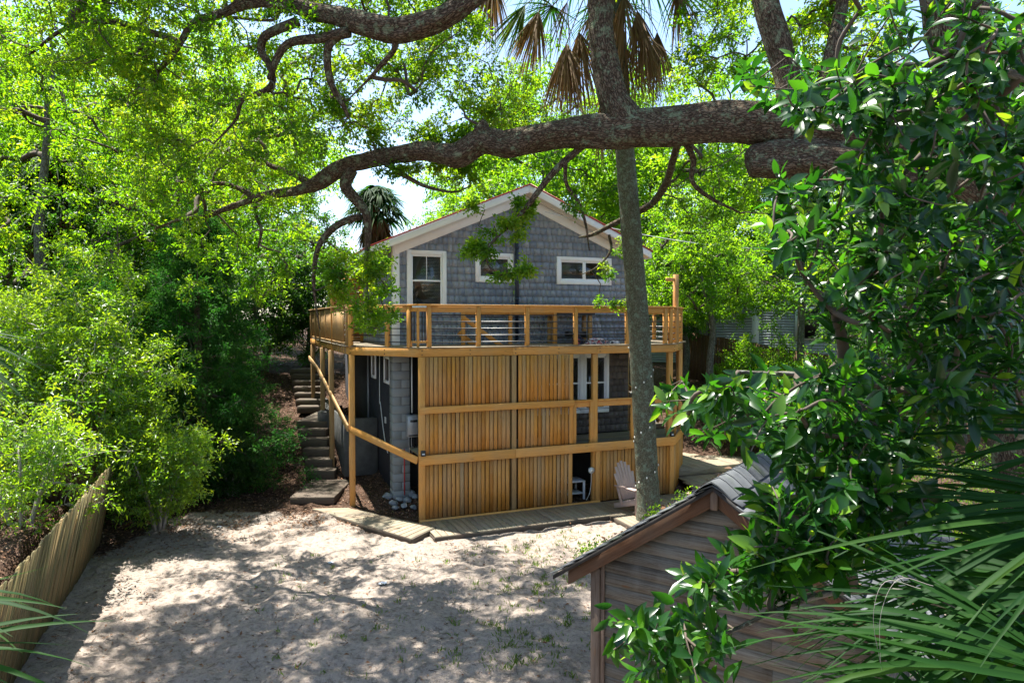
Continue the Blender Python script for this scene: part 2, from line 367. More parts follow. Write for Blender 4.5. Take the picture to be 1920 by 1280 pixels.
# ------------------------------------------------------------------ house
AL = tuple(A0)
def W1(px): return None
house = thing('house', 'grey shingled two storey gable house with white trim and thin red roof edge', 'house', AL, TH)
HT = 1.63; HS0, HS1 = -.19, 6.45; RS = 3.13; RZ = 7.89; SLP = .4246
def roofz(s_): return RZ - abs(s_-RS)*SLP
mb = MB()   # wall body (near black to stand for the unlit rooms seen through the windows)
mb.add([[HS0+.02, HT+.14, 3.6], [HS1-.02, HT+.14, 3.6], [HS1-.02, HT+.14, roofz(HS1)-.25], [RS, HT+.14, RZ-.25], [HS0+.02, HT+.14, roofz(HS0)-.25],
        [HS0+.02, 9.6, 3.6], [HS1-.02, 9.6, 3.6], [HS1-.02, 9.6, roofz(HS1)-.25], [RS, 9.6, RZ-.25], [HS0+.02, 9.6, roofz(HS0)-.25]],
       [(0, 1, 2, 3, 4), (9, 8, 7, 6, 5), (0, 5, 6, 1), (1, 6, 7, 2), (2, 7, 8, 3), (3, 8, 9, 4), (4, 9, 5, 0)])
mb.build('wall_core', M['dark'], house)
wins = [(.12, 1.10, 4.72, 6.18), (1.85, 2.87, 5.45, 6.18), (4.09, 5.72, 5.44, 6.16)]
mb = MB(); z = 3.86; row = 0; EXP = .178
while z < RZ-.35:
    s0 = HS0 + .12; x = s0 - random.random()*.1
    while x < HS1-.1:
        w_ = random.uniform(.075, .21); x1 = x+w_; a, b = max(x+.003, s0), min(x1-.003, HS1-.12)
        zt = z+EXP+.03; zb = z + random.uniform(-.004, .004)
        lim = min(roofz(a), roofz(b)) - .20
        if b > a+.01 and zb < lim:
            zt2 = min(zt, lim); t_ = random.betavariate(2, 2)
            segs = [(a, b, zb, zt2)]
            for (p, q, r0, r1) in wins:
                new = []
                for (m_, n_, y0, y1) in segs:
                    if y1 <= r0 or y0 >= r1 or n_ <= p or m_ >= q: new.append((m_, n_, y0, y1)); continue
                    if m_ < p-.01: new.append((m_, p, y0, y1))
                    if n_ > q+.01: new.append((q, n_, y0, y1))
                    if y0 < r0-.02: new.append((max(m_, p), min(n_, q), y0, r0))
                    if y1 > r1+.02: new.append((max(m_, p), min(n_, q), r1, y1))
                segs = new
            for (m_, n_, zb_, zt_) in segs:
                th = .016+random.random()*.008; o_ = random.random()*30
                Vv = [[m_, HT-th, zb_], [n_, HT-th, zb_], [n_, HT+.012, zb_], [m_, HT+.012, zb_], [m_, HT-.002, zt_], [n_, HT-.002, zt_], [n_, HT+.012, zt_], [m_, HT+.012, zt_]]
                G = [[v_[2]+o_, v_[0]+o_, v_[1]] for v_ in Vv]
                mb.add(Vv, [(0, 3, 2, 1), (4, 5, 6, 7), (0, 1, 5, 4), (1, 2, 6, 5), (2, 3, 7, 6), (3, 0, 4, 7)], G, t_)
        x = x1
    z += EXP; row += 1
mb.add([[HS0+.1, HT+.015, 3.7], [.12, HT+.015, 3.7], [.12, HT+.015, 6.4], [HS0+.1, HT+.015, 6.2]], [(0, 1, 2, 3)], None, .1)
mb.build('gable_shingles', M['shingle'], house)
# side walls: lapped shingle courses on the upper storey
mb = MB()
for sd, dx in ((HS0, -1), (HS1, 1)):
    z = 3.86
    while z < 6.2:
        y = HT+.14
        while y < 9.5:
            w_ = random.uniform(.09, .24); mb.box((sd, y+.003, z), (sd+dx*.018, min(y+w_, 9.55)-.003, z+EXP-.004), random.betavariate(2, 2)); y += w_
        z += EXP
    mb.box((sd-dx*.03, HT+.13, 3.6), (sd, 9.58, 6.25), .1)
mb.build('side_shingles', M['shingle'], house)
mb = MB()
for sd, dx in ((HS0, -1), (HS1, 1)):
    mb.box((sd-dx*.13, HT-.04, 3.88), (sd+dx*.03, HT-.005, roofz(sd)-.12)); mb.box((sd-dx*.02, HT-.003, 3.88), (sd+dx*.032, HT+.13, roofz(sd)-.12))
def slope_board(mb, sa, sb, t0, t1, ztop, zbot):
    Vv = []
    for s_ in (sa, sb):
        zr = roofz(s_)
        for t_ in (t0, t1):
            for d_ in (ztop, zbot): Vv.append([s_, t_, zr-d_])
    mb.add(Vv, [(0, 2, 3, 1), (4, 5, 7, 6), (0, 1, 5, 4), (2, 6, 7, 3), (0, 4, 6, 2), (1, 3, 7, 5)])
for sa, sb in ((HS0+.02, RS), (RS, HS1-.02)): slope_board(mb, sa, sb, HT-.045, HT+.0, .20, .44)
mb.build('corner_trim', M['white'], house, .004)
mb = MB(); E0, E1 = -.85, 6.70
for sa, sb in ((E0-.03, RS), (RS, E1+.03)): slope_board(mb, sa, sb, 1.12, 9.95, 0, .035)
roof = mb.build('roof', M['redroof'], house)
mb = MB()
for sa, sb in ((E0, RS), (RS, E1)): slope_board(mb, sa, sb, 1.15, 1.185, .037, .215)
for e in (E0, E1): mb.box((e-.015, 1.187, roofz(e)-.215), (e+.015, 9.9, roofz(e)-.038))
mb.build('fascia', M['white'], roof, .003)
mb = MB()
for sa, sb in ((E0+.018, RS), (RS, E1-.018)):
    y = 1.187
    while y < 1.60: slope_board(mb, sa, sb, y, y+.13, .17, .195); y += .136
for sa, sb in ((E0+.018, HS0-.02), (HS1+.02, E1-.018)):
    y = 1.70
    while y < 9.7: slope_board(mb, sa, sb, y, y+.13, .17, .195); y += .136
mb.build('soffit', M['soffit'], roof)

def window(rect, t, ncol, hung, blinds, parent, name='window', tw=.10, wid=None):
    s0, s1, z0, z1 = rect
    fr = MB()
    fr.box((s0, t-.045, z0), (s0+tw, t+.06, z1)); fr.box((s1-tw, t-.045, z0), (s1, t+.06, z1))
    fr.box((s0+tw, t-.045, z1-tw), (s1-tw, t+.06, z1)); fr.box((s0+tw, t-.048, z0), (s1-tw, t+.06, z0+tw*1.05))
    wobj = fr.build(name, M['white'], parent, .003)
    a0, a1, b0, b1 = s0+tw, s1-tw, z0+tw*1.05, z1-tw; n = ncol; cw = (a1-a0)/n; sash = MB()
    for k in range(n):
        x0, x1 = a0+k*cw, a0+(k+1)*cw; f = .045
        sash.box((x0+.002, t-.012, b0+.002), (x0+f, t+.03, b1-.002)); sash.box((x1-f, t-.012, b0+.002), (x1-.002, t+.03, b1-.002))
        sash.box((x0+f, t-.012, b0+.002), (x1-f, t+.03, b0+f)); sash.box((x0+f, t-.012, b1-f), (x1-f, t+.03, b1-.002))
        if hung:
            m_ = (b0+b1)/2; sash.box((x0+f, t-.014, m_-.022), (x1-f, t+.03, m_+.022)); sash.box(((x0+x1)/2-.008, t-.008, m_+.022), ((x0+x1)/2+.008, t+.02, b1-f))
    sash.build('sash', M['white'], wobj, .002)
    gp = MB()
    gp.box((a0+.03, t+.008, b0+.03), (a1-.03, t+.013, b1-.03)); gp.build('pane', M['glass'], wobj)
    if blinds:
        bl = MB(); z_ = b0+.03
        while z_ < b1: bl.box((a0+.02, t+.050, z_), (a1-.02, t+.070, z_+.019)); z_ += .034
        bl.build('blind', M['white'], wobj)
    return wobj
window(wins[0], HT, 1, True, True, house)
window(wins[1], HT, 1, False, True, house)
window(wins[2], HT, 2, False, False, house)
mb = MB(); mb.tube([(2.94, HT-.09, 3.95), (2.94, HT-.09, 7.42)], .045, 14); mb.tube([(2.94, HT-.09, 5.0), (2.94, HT-.09, 5.08)], .055, 14); mb.tube([(2.94, HT-.09, 6.3), (2.94, HT-.09, 6.36)], .055, 14)
mb.build('vent_pipe', M['pipe'], house, smooth=False)

# lower storey
mb = MB(); mb.box((HS0, HT+.30, .1), (3.6, HT+.42, 3.66)); mb.box((HS0, HT+.42, .1), (HS0+.1, 9.55, 3.66)); mb.box((6.30, HT+.2, .1), (6.40, 9.55, 3.66)); mb.box((HS0, 9.45, .1), (HS1, 9.55, 3.66))
mb.build('lower_wall', M['darkwall'], house)
lw = [(3.55, 4.86, 2.02, 3.62), (4.86, 5.66, 2.02, 3.62)]
mb = MB(); z = 1.48
while z < 3.64:
    x = 3.4
    while x < 6.28:
        w_ = random.uniform(.1, .2); a, b = x+.002, min(x+w_, 6.28)-.002; sg = [(a, b)]
        for (p, q, r0, r1) in lw:
            if z+EXP > r0+.05 and z < r1-.05: sg = [k for (m_, n_) in sg for k in ((m_, min(n_, p+.02)), (max(m_, q-.02), n_)) if k[1]-k[0] > .01]
        for (m_, n_) in sg: mb.box((m_, HT+.01, z), (n_, HT+.035, min(z+EXP-.004, 3.66)))
        x += w_
    z += EXP
mb.build('lower_shingles', M['bshingle'], house)
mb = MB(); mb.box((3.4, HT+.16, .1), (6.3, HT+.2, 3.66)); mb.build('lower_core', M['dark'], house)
for r_ in lw: window(r_, HT, 2 if r_[1]-r_[0] > 1 else 1, True, False, house, tw=.085)
mb = MB()   # side windows on the charcoal wall: built turned onto the s = HS0 face
wl = []
for (t0, t1, z0, z1) in ((2.05, 2.75, 2.92, 3.62), (3.9, 4.5, 2.92, 3.62)):
    fr = MB(); f = .08; X0, X1 = HS0-.035, HS0+.004
    fr.box((X0, t0, z0), (X1, t0+f, z1)); fr.box((X0, t1-f, z0), (X1, t1, z1)); fr.box((X0, t0+f, z1-f), (X1, t1-f, z1)); fr.box((X0, t0+f, z0), (X1, t1-f, z0+f))
    wo = fr.build('side_window', M['white'], house, .003)
    gp = MB(); gp.box((HS0-.012, t0+f, z0+f), (HS0-.004, t1-f, z1-f)); gp.build('pane', M['black'], wo)
mb = MB(); z = .05
k = 0
while z < 3.68:
    zt = min(z+.193, 3.69); o_ = 0 if k % 2 else .2
    if k % 2:
        mb.box((-.27, 1.42, z), (.13, 1.82, zt), random.random())
    else:
        mb.box((-.27, 1.42, z), (-.075, 1.82, zt), random.random()); mb.box((-.065, 1.42, z), (.13, 1.82, zt), random.random())
    z += .203; k += 1
pier = mb.build('block_pier', M['block'], house, .006)
mb = MB(); mb.box((-.262, 1.428, .0), (.122, 1.812, 3.69)); mb.build('mortar', M['mortar'], pier)
mb = MB(); mb.box((-1.1, 3.6, .4), (-.9, 9.0, 1.9), .4); mb.box((-.9, 3.6, .4), (-.22, 3.8, 1.9), .5); mb.build('block_retaining_wall', M['oldblock'], house, .01)
for (x, y, r_, z0, z1, mt, nm) in ((.17, 1.36, .018, 2.3, 3.68, 'pvc', 'conduit'), (.42, 1.5, .02, .4, 3.68, 'pvc', 'conduit'), (-.02, 1.36, .013, .35, 1.45, 'redpex', 'water_line')):
    q = MB(); q.tube([(x, y, z0), (x, y, z1)], r_, 10); q.build(nm, M[mt], house, smooth=False)
q = MB(); q.tube(spline([(-.215, 3.3, 3.6), (-.22, 3.3, 2.4), (-.24, 3.1, 2.35), (-.23, 2.7, 1.6), (-.22, 2.3, 1.2)]), .012, 8); q.build('cable', M['pvc'], house)
q = MB(); q.tube([(-.23, 4.9, 1.0), (-.23, 4.9, 3.6)], .025, 10); q.build('conduit', M['grey'], house)
q = MB(); q.box((-.225, 2.55, 1.9), (-.20, 2.68, 2.06)); q.build('outlet_box', M['pvc'], house, .004)

wh = thing('water_heater', 'grey tankless water heater box mounted on the block pier under the deck', 'water heater', loc2w(.16, 1.31, 1.74), TH)
q = MB(); q.box((-.13, -.10, 0), (.16, .10, .52)); wb = q.build('casing', M['grey'], wh, .02)
q = MB(); q.box((-.07, -.108, .36), (.10, -.101, .41)); q.box((-.11, -.106, .03), (.14, -.101, .06)); q.build('vent_slot', M['black'], wb)
for x in (-.08, -.02, .04, .10):
    q = MB(); q.tube(spline([(x, 0, 0), (x, 0, -.15), (x+.02, .03, -.28-.05*random.random()), (x+.03, .06, -.40)]), .012, 8); q.build('pipe', M['black' if x > 0 else 'grey'], wh)

# ------------------------------------------------------------------ timber deck
deck = thing('timber_deck', 'two level orange stained timber deck with slatted screen wall and metal rails', 'deck', AL, TH)
CL0 = (0, 0); CL1 = (-1.26, 1.66); CL2 = (-1.38, 9.15); CR0 = (6.62, 0); CR1 = (7.84, 1.32); CR2 = (7.9, 6.5)
def L3(p, z): return (p[0], p[1], z)
# rim beams
for (p, q_, nm) in ((CL0, CR0, 'rim_beam'), (CL1, CL0, 'rim_beam'), (CL2, CL1, 'rim_beam'), (CR0, CR1, 'rim_beam'), (CR1, CR2, 'rim_beam')):
    b = MB(); L = math.dist(p, q_); d_ = ((q_[0]-p[0])/L, (q_[1]-p[1])/L); nrm = (d_[1], -d_[0]); o_ = -.02
    n_seg = max(1, round(L/2.3))
    for k in range(n_seg):
        a = [p[i]+d_[i]*L*k/n_seg + nrm[i]*(-.02) for i in (0, 1)]; c_ = [p[i]+d_[i]*(L*(k+1)/n_seg-.003) + nrm[i]*(-.02) for i in (0, 1)]
        b.bar(L3(a, 3.785), L3(c_, 3.785), .04, .185)
    bo = b.build(nm, M['beam'], deck, .004)
    bt = MB(); n_b = max(2, round(L/1.2))
    for k in range(n_b):
        for dz in (-.045, .045):
            cpt = [p[i]+d_[i]*(L*(k+.06)/n_b) + nrm[i]*.0 for i in (0, 1)]
            bt.tube([(cpt[0], cpt[1], 3.785+dz), (cpt[0]+nrm[0]*.012, cpt[1]+nrm[1]*.012, 3.785+dz)], .012, 8)
    bt.build('bolts', M['black'], bo)
# decking
b = MB(); y = -.02
while y < 1.60:
    yc = y+.07; b.box((-yc*.76-.01, y, 3.88), (2.9+random.uniform(-.3, .3), y+.137, 3.905)); b.box((3.3, y, 3.88), (6.62+yc*.92+.01, y+.137, 3.905)); b.box((2.6, y+.001, 3.879), (3.3, y+.136, 3.904)); y += .142
x = -1.36
while x < -.36: b.box((x, 1.64, 3.88), (x+.137, 9.1, 3.905)); x += .142
x = 6.5
while x < 7.85: b.box((x, 1.64, 3.88), (x+.137, 6.4, 3.905)); x += .142
b.build('decking', M['deckgrey'], deck)
b = MB(); x = -.9
while x < 7.6:
    b.box((x, max(.05, -x*1.32+.08, (x-6.62)*1.08+.1), 3.70), (x+.04, 1.6, 3.876)); x += .42
y = 2.0
while y < 9: b.box((-1.3, y, 3.70), (-.24, y+.04, 3.876)); y += .42
b.build('joists', M['oldpine'], deck)
# posts of the ground storey
def post(s_, t_, z0, z1, mat='beam', w_=.12, nm='post'):
    b = MB(); b.box((s_-w_/2, t_-w_/2, z0), (s_+w_/2, t_+w_/2, z1)); return b.build(nm, M[mat], deck, .005)
for (s_, t_, z0, z1, mt) in ((.07, .075, -.1, 3.69, 'beam'), (2.24, .10, -.1, 3.69, 'oldpine'), (4.38, .09, -.1, 3.69, 'beam'), (6.55, .09, -.1, 3.69, 'beam'),
                             (-1.20, 1.60, 0, 3.69, 'beam'), (-1.32, 4.3, .5, 3.69, 'oldpine'), (-1.33, 6.2, .9, 3.69, 'oldpine'), (-1.33, 8.9, 1.0, 3.69, 'oldpine'),
                             (7.74, 1.32, 0, 3.69, 'beam'), (7.80, 4.2, .2, 3.69, 'oldpine')):
    post(s_, t_, z0, z1, mt, .125)
# slatted screen, three tiers
def slats(s0, s1, z0, z1, nm, pitch=.098, w_=.083):
    b = MB(); n = int((s1-s0)/pitch)
    for k in range(n):
        x = s0 + (s1-s0)*k/n; tl = random.gauss(0, .002); ww = w_ + random.uniform(-.004, .006)
        x0 = x + random.gauss(0, .002)
        if 2.16 < x+.04 < 2.30 : continue
        b.bar((x0+ww/2, -.011+random.gauss(0, .0015), z0+random.uniform(0, .01)), (x0+ww/2+tl, -.011, z1-.004), ww, .02, up=(0, 1, 0))
    return b.build(nm, M['orange'], deck)
slats(.13, 3.74, 2.60, 3.69, 'screen_slats'); slats(.13, 3.74, 1.54, 2.46, 'screen_slats'); slats(.13, 3.72, .13, 1.33, 'screen_slats'); slats(4.47, 6.5, .10, 1.33, 'screen_slats', .10)
for (a_, b_, mt_) in (((-.02, -.046, 0.0), (.12, -.002, 3.69), 'beam'), ((6.49, -.046, .05), (6.62, -.002, 1.33), 'beam'), ((2.18, -.012, .13), (2.29, .03, 3.69), 'oldpine'), ((3.66, -.023, 1.55), (3.75, -.003, 3.69), 'beam'), ((3.64, -.023, .13), (3.73, -.003, 1.33), 'beam'), ((4.36, -.046, .05), (4.47, -.002, 1.33), 'beam')):
    b = MB(); b.box(a_, b_); b.build('corner_board', M[mt_], deck, .004)
for (a, c_, z0, z1, t0) in ((.0, 3.76, 2.455, 2.605, -.068), (-.03, 2.24, 1.335, 1.545, -.088), (2.245, 6.64, 1.335, 1.545, -.088)):
    b = MB(); b.box((a, t0, z0), (c_, t0+.04, z1)); b.build('ledger_board', M['beam'], deck, .005)
b = MB(); b.box((-.02, -.088, .005), (4.46, -.05, .135)); b.build('base_board', M['oldpine'] if 0 else M['beam'], deck, .005)
b = MB(); b.bar((6.64, -.04, 1.44), (7.86, 1.28, 1.44), .04, .21); b.build('ledger_board', M['beam'], deck, .005)
# side slats under the right chamfer
b = MB()
for k in range(15):
    f = (k+.5)/15; b.box((6.64+1.2*f-.03, .02+1.3*f-.012, .15), (6.64+1.2*f+.035, .02+1.3*f+.012, 1.33))
b.build('screen_slats', M['orange'], deck)
# middle level floor and lower rails
b = MB(); y = .0
while y < 1.55: b.box((.1, y, 1.44), (6.62+y*.9, y+.137, 1.465)); y += .142
b.build('lower_decking', M['deckgrey'], deck)
def rail_panel(p, q_, z0, z1, nbar, posts, capw=.14, cap=True, mat='beam', face=True, rbar=.013, pw=.09, t_off=0, tint=None, nm='railing'):
    """rail between local points p and q: cap, face board, bars; posts at distances along it"""
    b = MB(); L = math.dist(p, q_); d_ = ((q_[0]-p[0])/L, (q_[1]-p[1])/L)
    if cap: b.bar(L3(p, z1-.018), L3(q_, z1-.018), capw, .036)
    if face: b.bar(L3(p, z1-.105), L3(q_, z1-.105), .035, .135)
    ro = b.build(nm, M[mat], deck, .004)
    for dd_ in posts:
        b = MB(); c_ = (p[0]+d_[0]*dd_, p[1]+d_[1]*dd_)
        b.bar(L3(c_, z0), L3(c_, z1-.037), pw, pw, up=(d_[0], d_[1], 0)); b.build('rail_post', M[mat], ro, .004)
    if nbar:
        b = MB(); zz0 = z0+.12; zz1 = z1-.23
        for k in range(nbar):
            z_ = zz0 + (zz1-zz0)*k/(nbar-1); b.tube([L3(p, z_), L3(q_, z_)], rbar, 6)
        b.build('rail_bars', M['black'], ro)
    return ro
rail_panel((.24, .05), (6.60, .05), 3.89, 4.845, 5, (0, 1.14, 2.34, 3.60, 5.03, 6.14, 6.30))
LB = math.dist(CL0, CL1)
rail_panel((-.15, .25), CL1, 3.89, 4.845, 5, (0.0, .62, 1.72), nm='railing')
# corner bay with upright bars
b = MB(); b.bar((-.16, .27, 4.827), (0, .03, 4.827), .14, .036); b.bar((0, .03, 4.8272), (.26, .05, 4.8272), .14, .036); b.bar((-.15, .25, 4.73), (-.01, .05, 4.73), .03, .09); b.bar((-.01, .05, 4.7302), (.22, .05, 4.7302), .03, .09)
b.bar((-.15, .25, 4.02), (-.01, .05, 4.02), .035, .05); b.bar((-.01, .05, 4.02), (.22, .05, 4.02), .035, .0505); b.box((-.035, .03, 3.9), (.02, .07, 4.70)); cr = b.build('corner_railing', M['beam'], deck, .003)
b = MB()
for (x, y) in ((-.115, .20), (-.07, .13), (.085, .05), (.15, .05)): b.tube([(x, y, 4.04), (x, y, 4.69)], .013, 8)
b.build('rail_bars', M['black'], cr)
rl = rail_panel((-1.27, 1.75), (-1.36, 9.1), 3.89, 4.845, 0, (0, 1.2, 2.4, 3.6, 4.8, 6.0, 7.2), mat='oldpine')
b = MB(); y = 1.9
while y < 9.0: b.box((-1.345, y, 3.98), (-1.31, y+.035, 4.70)); y += .155 if y > 2.6 else .11
b.box((-1.35, 1.8, 3.94), (-1.30, 9.05, 3.98)); b.build('balusters', M['oldpine'], rl)
rail_panel((6.64, .07), (7.80, 1.33), 3.89, 4.845, 5, (.35, .85, 1.6))
rail_panel((7.82, 1.4), (7.86, 6.4), 3.89, 4.845, 5, (.1, 1.3, 2.5, 3.7, 4.9))
b = MB(); b.box((6.86, .30, 3.9), (6.97, .41, 5.68)); b.box((6.6, .32, 5.50), (6.858, .36, 5.59)); b.build('tall_post', M['orange'], deck, .004)
# inner guard rail round the stair opening, with the stair's rails going down
ig = rail_panel((1.33, 1.0), (3.74, 1.0), 3.89, 4.80, 5, (0, 1.21, 2.41), capw=.09, rbar=.006, pw=.085, nm='inner_railing')
b = MB(); b.bar((1.33, .94, 4.55), (2.3, .94, 3.86), .035, .10); b.bar((1.33, 1.35, 4.2), (1.75, 1.35, 3.86), .035, .12); b.build('stair_rail', M['orange'], ig, .003)
# middle level rails
rail_panel((3.78, .06), (4.31, .06), 1.47, 2.58, 5, (.03, .50), capw=.12, rbar=.007)
rail_panel((4.45, .06), (6.5, .06), 1.47, 2.58, 5, (.98,), capw=.12, rbar=.007)
rail_panel((6.66, .12), (7.75, 1.3), 1.47, 2.58, 5, (.5,), capw=.12, rbar=.007)
# sloping side rails following the steps
b = MB(); b.bar((-.05, -.03, 1.44), (-1.24, 1.52, 1.97), .04, .16); b.build('sloping_rail', M['beam'], deck, .004)
b = MB(); b.bar((-1.30, 1.55, 1.99), (-1.42, 6.6, 3.02), .04, .16); b.bar((-1.42, 6.6, 3.02), (-1.45, 8.9, 3.25), .04, .15); b.build('sloping_rail', M['oldpine'], deck, .004)
# dark panel added to stand for the shade below the middle level
b = MB(); b.box((.3, 1.25, -.05), (6.3, 1.35, 1.42)); b.build('crawlspace_shade_panel', M['darkwall'], deck)

# louvered privacy screen on the side deck
ps = thing('privacy_screen', 'tan louvered timber privacy screen standing on the left side deck', 'privacy screen', loc2w(-.95, 3.9, 3.905), TH)
b = MB(); b.box((-.42, -.04, 0), (-.34, .04, 1.95)); b.box((.34, -.04, 0), (.42, .04, 1.95)); b.box((-.34, -.03, 1.87), (.34, .03, 1.95)); b.box((-.34, -.03, .02), (.34, .03, .10)); b.build('frame', M['orange'], ps, .004)
b = MB(); z = .12
while z < 1.85: b.bar((-.34, 0, z), (.34, 0, z+.0), .012, .05); z += .062
b.build('louvres', M['orange'], ps)

# things on the deck
bt = thing('bar_table', 'tall outdoor table with dark top standing on the upper deck by the grey wall', 'table', loc2w(4.30, 1.25, 3.905), TH)
b = MB(); b.box((-.60, -.22, .74), (.62, .24, .79)); b.build('table_top', M['tabletop'], bt, .006)
for x in (-.5, .5):
    for y in (-.15, .17):
        b = MB(); b.box((x-.05, y-.04, 0), (x+.05, y+.04, .738)); b.build('leg', M['oldpine'], bt, .004)
b = MB(); b.box((-.45, -.10, .14), (.45, .12, .18)); b.box((-.1, -.12, .18), (.42, .12, .30)); b.build('shelf', M['black'], bt, .01)
def lump(name, label, cat, loc, size, cols, seed, group=None):
    r = np.random.default_rng(seed); nU, nV = 40, 26; b = MB(); Vv = []
    for j in range(nV):
        th_ = math.pi/2*(j/(nV-1))
        for i in range(nU):
            a = 2*math.pi*i/nU; p = Vector((math.cos(a)*math.cos(th_), math.sin(a)*math.cos(th_), math.sin(th_)))
            d_ = 1 + .38*noise.noise(p*2.2+Vector((seed, 0, 0))) + .16*noise.noise(p*6+Vector((0, seed, 0)))
            Vv.append([p.x*size[0]*d_, p.y*size[1]*d_, p.z*size[2]*d_])
    F = [(j*nU+i, j*nU+(i+1) % nU, (j+1)*nU+(i+1) % nU, (j+1)*nU+i) for j in range(nV-1) for i in range(nU)]
    b.add(Vv, F); s = NT(name+'_cloth'); n1 = s.noise(s.map(s.pos(), (1, 1, 1)), 7, 2); c = s.ramp(n1, cols, 'CONSTANT'); m_ = s.fin(c, .8, .2)
    o = b.build(name, m_, None, smooth=True); o.location = tuple(loc); o.rotation_euler = (0, 0, TH); props(o, label, cat, group)
    return o
lump('beach_towel', 'crumpled red white and grey cloth heaped on the deck beside the table', 'towel', loc2w(4.72, .62, 3.905), (.32, .16, .13), [(0, (.5, .5, .52)), (.45, (.42, .04, .05)), (.52, (.6, .6, .62)), (.58, (.10, .10, .14))], 3)
lump('duffel_bag', 'dark navy bag lying on the upper deck behind the rail', 'bag', loc2w(4.22, .66, 3.905), (.15, .13, .21), [(0, (.02, .02, .035)), (.5, (.03, .03, .05)), (.58, (.35, .05, .08))], 5)
lump('white_towel', 'small white and dark cloth lying flat at the right of the heap', 'towel', loc2w(5.22, .58, 3.905), (.17, .12, .06), [(0, (.6, .6, .62)), (.52, (.08, .08, .1))], 9)

for (s_, t_, z_, lab) in ((.05, -.15, 1.55, 'small black solar light on the left corner of the slatted screen'), (6.57, -.03, 1.55, 'small black solar light on the right corner post beside the palm')):
    sl_ = thing('solar_light', lab, 'solar light', loc2w(s_, t_, z_), TH)
    b = MB(); b.box((-.05, -.03, 0), (.05, .045, .02)); b.box((-.05, .0, .02), (.05, .045, .12)); b.build('housing', M['black'], sl_, .005)
    b = MB(); b.box((-.03, -.012, .03), (.03, -.001, .06)); b.build('lens', M['whiteplastic'], sl_, .003)

# stool and lamp inside the doorway
st_ = thing('side_table', 'pale plastic side table standing in the dark doorway under the deck', 'table', loc2w(3.98, .55, 0.02), TH)
b = MB(); b.box((-.28, -.25, .50), (.28, .25, .54)); b.build('table_top', M['whiteplastic'], st_, .008)
b = MB(); b.box((-.24, -.20, .20), (.24, .20, .23)); b.build('shelf', M['whiteplastic'], st_, .006)
for x in (-.25, .25):
    for y in (-.22, .22):
        b = MB(); b.box((x-.025, y-.025, 0), (x+.025, y+.025, .498)); b.build('leg', M['whiteplastic'], st_, .004)
hl = thing('hanging_lamp', 'round pale lamp with trailing cord on the doorway post under the deck', 'lamp', loc2w(4.27, .02, .86), TH)
b = MB(); b.tube([(-.0, -.02, 0), (0, .03, 0)], .075, 20); b.build('lamp_head', M['pvc'], hl)
b = MB(); b.tube([(0, -.035, 0), (0, -.018, 0)], .03, 14); b.build('bulb', M['bulb'], hl)
b = MB(); b.tube(spline([(.0, 0, -.07), (-.01, 0, -.3), (-.05, 0, -.55), (-.12, .03, -.72)]), .006, 6); b.build('cord', M['pvc'], hl)

# ------------------------------------------------------------------ ground level timber: boardwalk, ramp, landings, steps
bw = thing('boardwalk', 'weathered grey plank boardwalk along the foot of the slatted screen', 'boardwalk', AL, TH)
b = MB(); x = .02
while x < 4.1: b.box((x, -1.18, .065), (x+.131, -.095, .10+random.uniform(-.002, .003))); x += .142
x = 4.1
while x < 7.0:
    y0 = -2.75 if x < 5.6 else -1.6
    b.box((x, y0, .066), (x+.137, -.095, .101)); x += .142
b.build('planks', M['deckgrey'], bw, .004)
b = MB(); b.box((0, -1.22, -.03), (4.06, -1.182, .098)); b.box((4.06, -2.79, -.03), (4.098, -1.182, .098)); b.box((4.06, -2.83, -.03), (5.6, -2.792, .098)); b.box((.0, -1.18, -.05), (.018, -.1, .06))
b.build('edge_board', M['stepwood'], bw, .004)

rp = thing('plank_ramp', 'low plank ramp lying on the sand left of the boardwalk', 'ramp', (0, 0, 0))
cn = [loc2w(-2.09, 1.78, .14), loc2w(-1.33, 1.42, .17), loc2w(.19, -.62, .13), loc2w(-.46, -1.16, .115)]
cn = [Vector(c_) for c_ in cn]
b = MB(); n = 19
for k in range(n):
    f0, f1 = k/n, (k+1)/n-.006
    # planks lie across, long way along the ramp is split in three lengthwise runs as photographed
    p = [cn[0].lerp(cn[3], f0), cn[1].lerp(cn[2], f0), cn[1].lerp(cn[2], f1), cn[0].lerp(cn[3], f1)]
    Vv = [[*(q_ + Vector((0, 0, 0)))] for q_ in p] + [[*(q_ - Vector((0, 0, .03)))] for q_ in p]
    G = [[0, 0, 0], [.9, 0, 0], [.9, .14, 0], [0, .14, 0]]; G = np.array(G+G)+random.random()*20
    b.add(Vv, [(3, 2, 1, 0), (4, 5, 6, 7), (0, 1, 5, 4), (1, 2, 6, 5), (2, 3, 7, 6), (3, 0, 4, 7)], G)
b.build('planks', M['deckgrey'], rp, .003)
b = MB()
for i, j in ((3, 0), (3, 2), (1, 2), (0, 1)):
    a, c_ = cn[i].copy(), cn[j].copy(); a.z -= .075; c_.z -= .075; b.bar(a, c_, .04, .135)
b.build('edge_board', M['stepwood'], rp, .004)

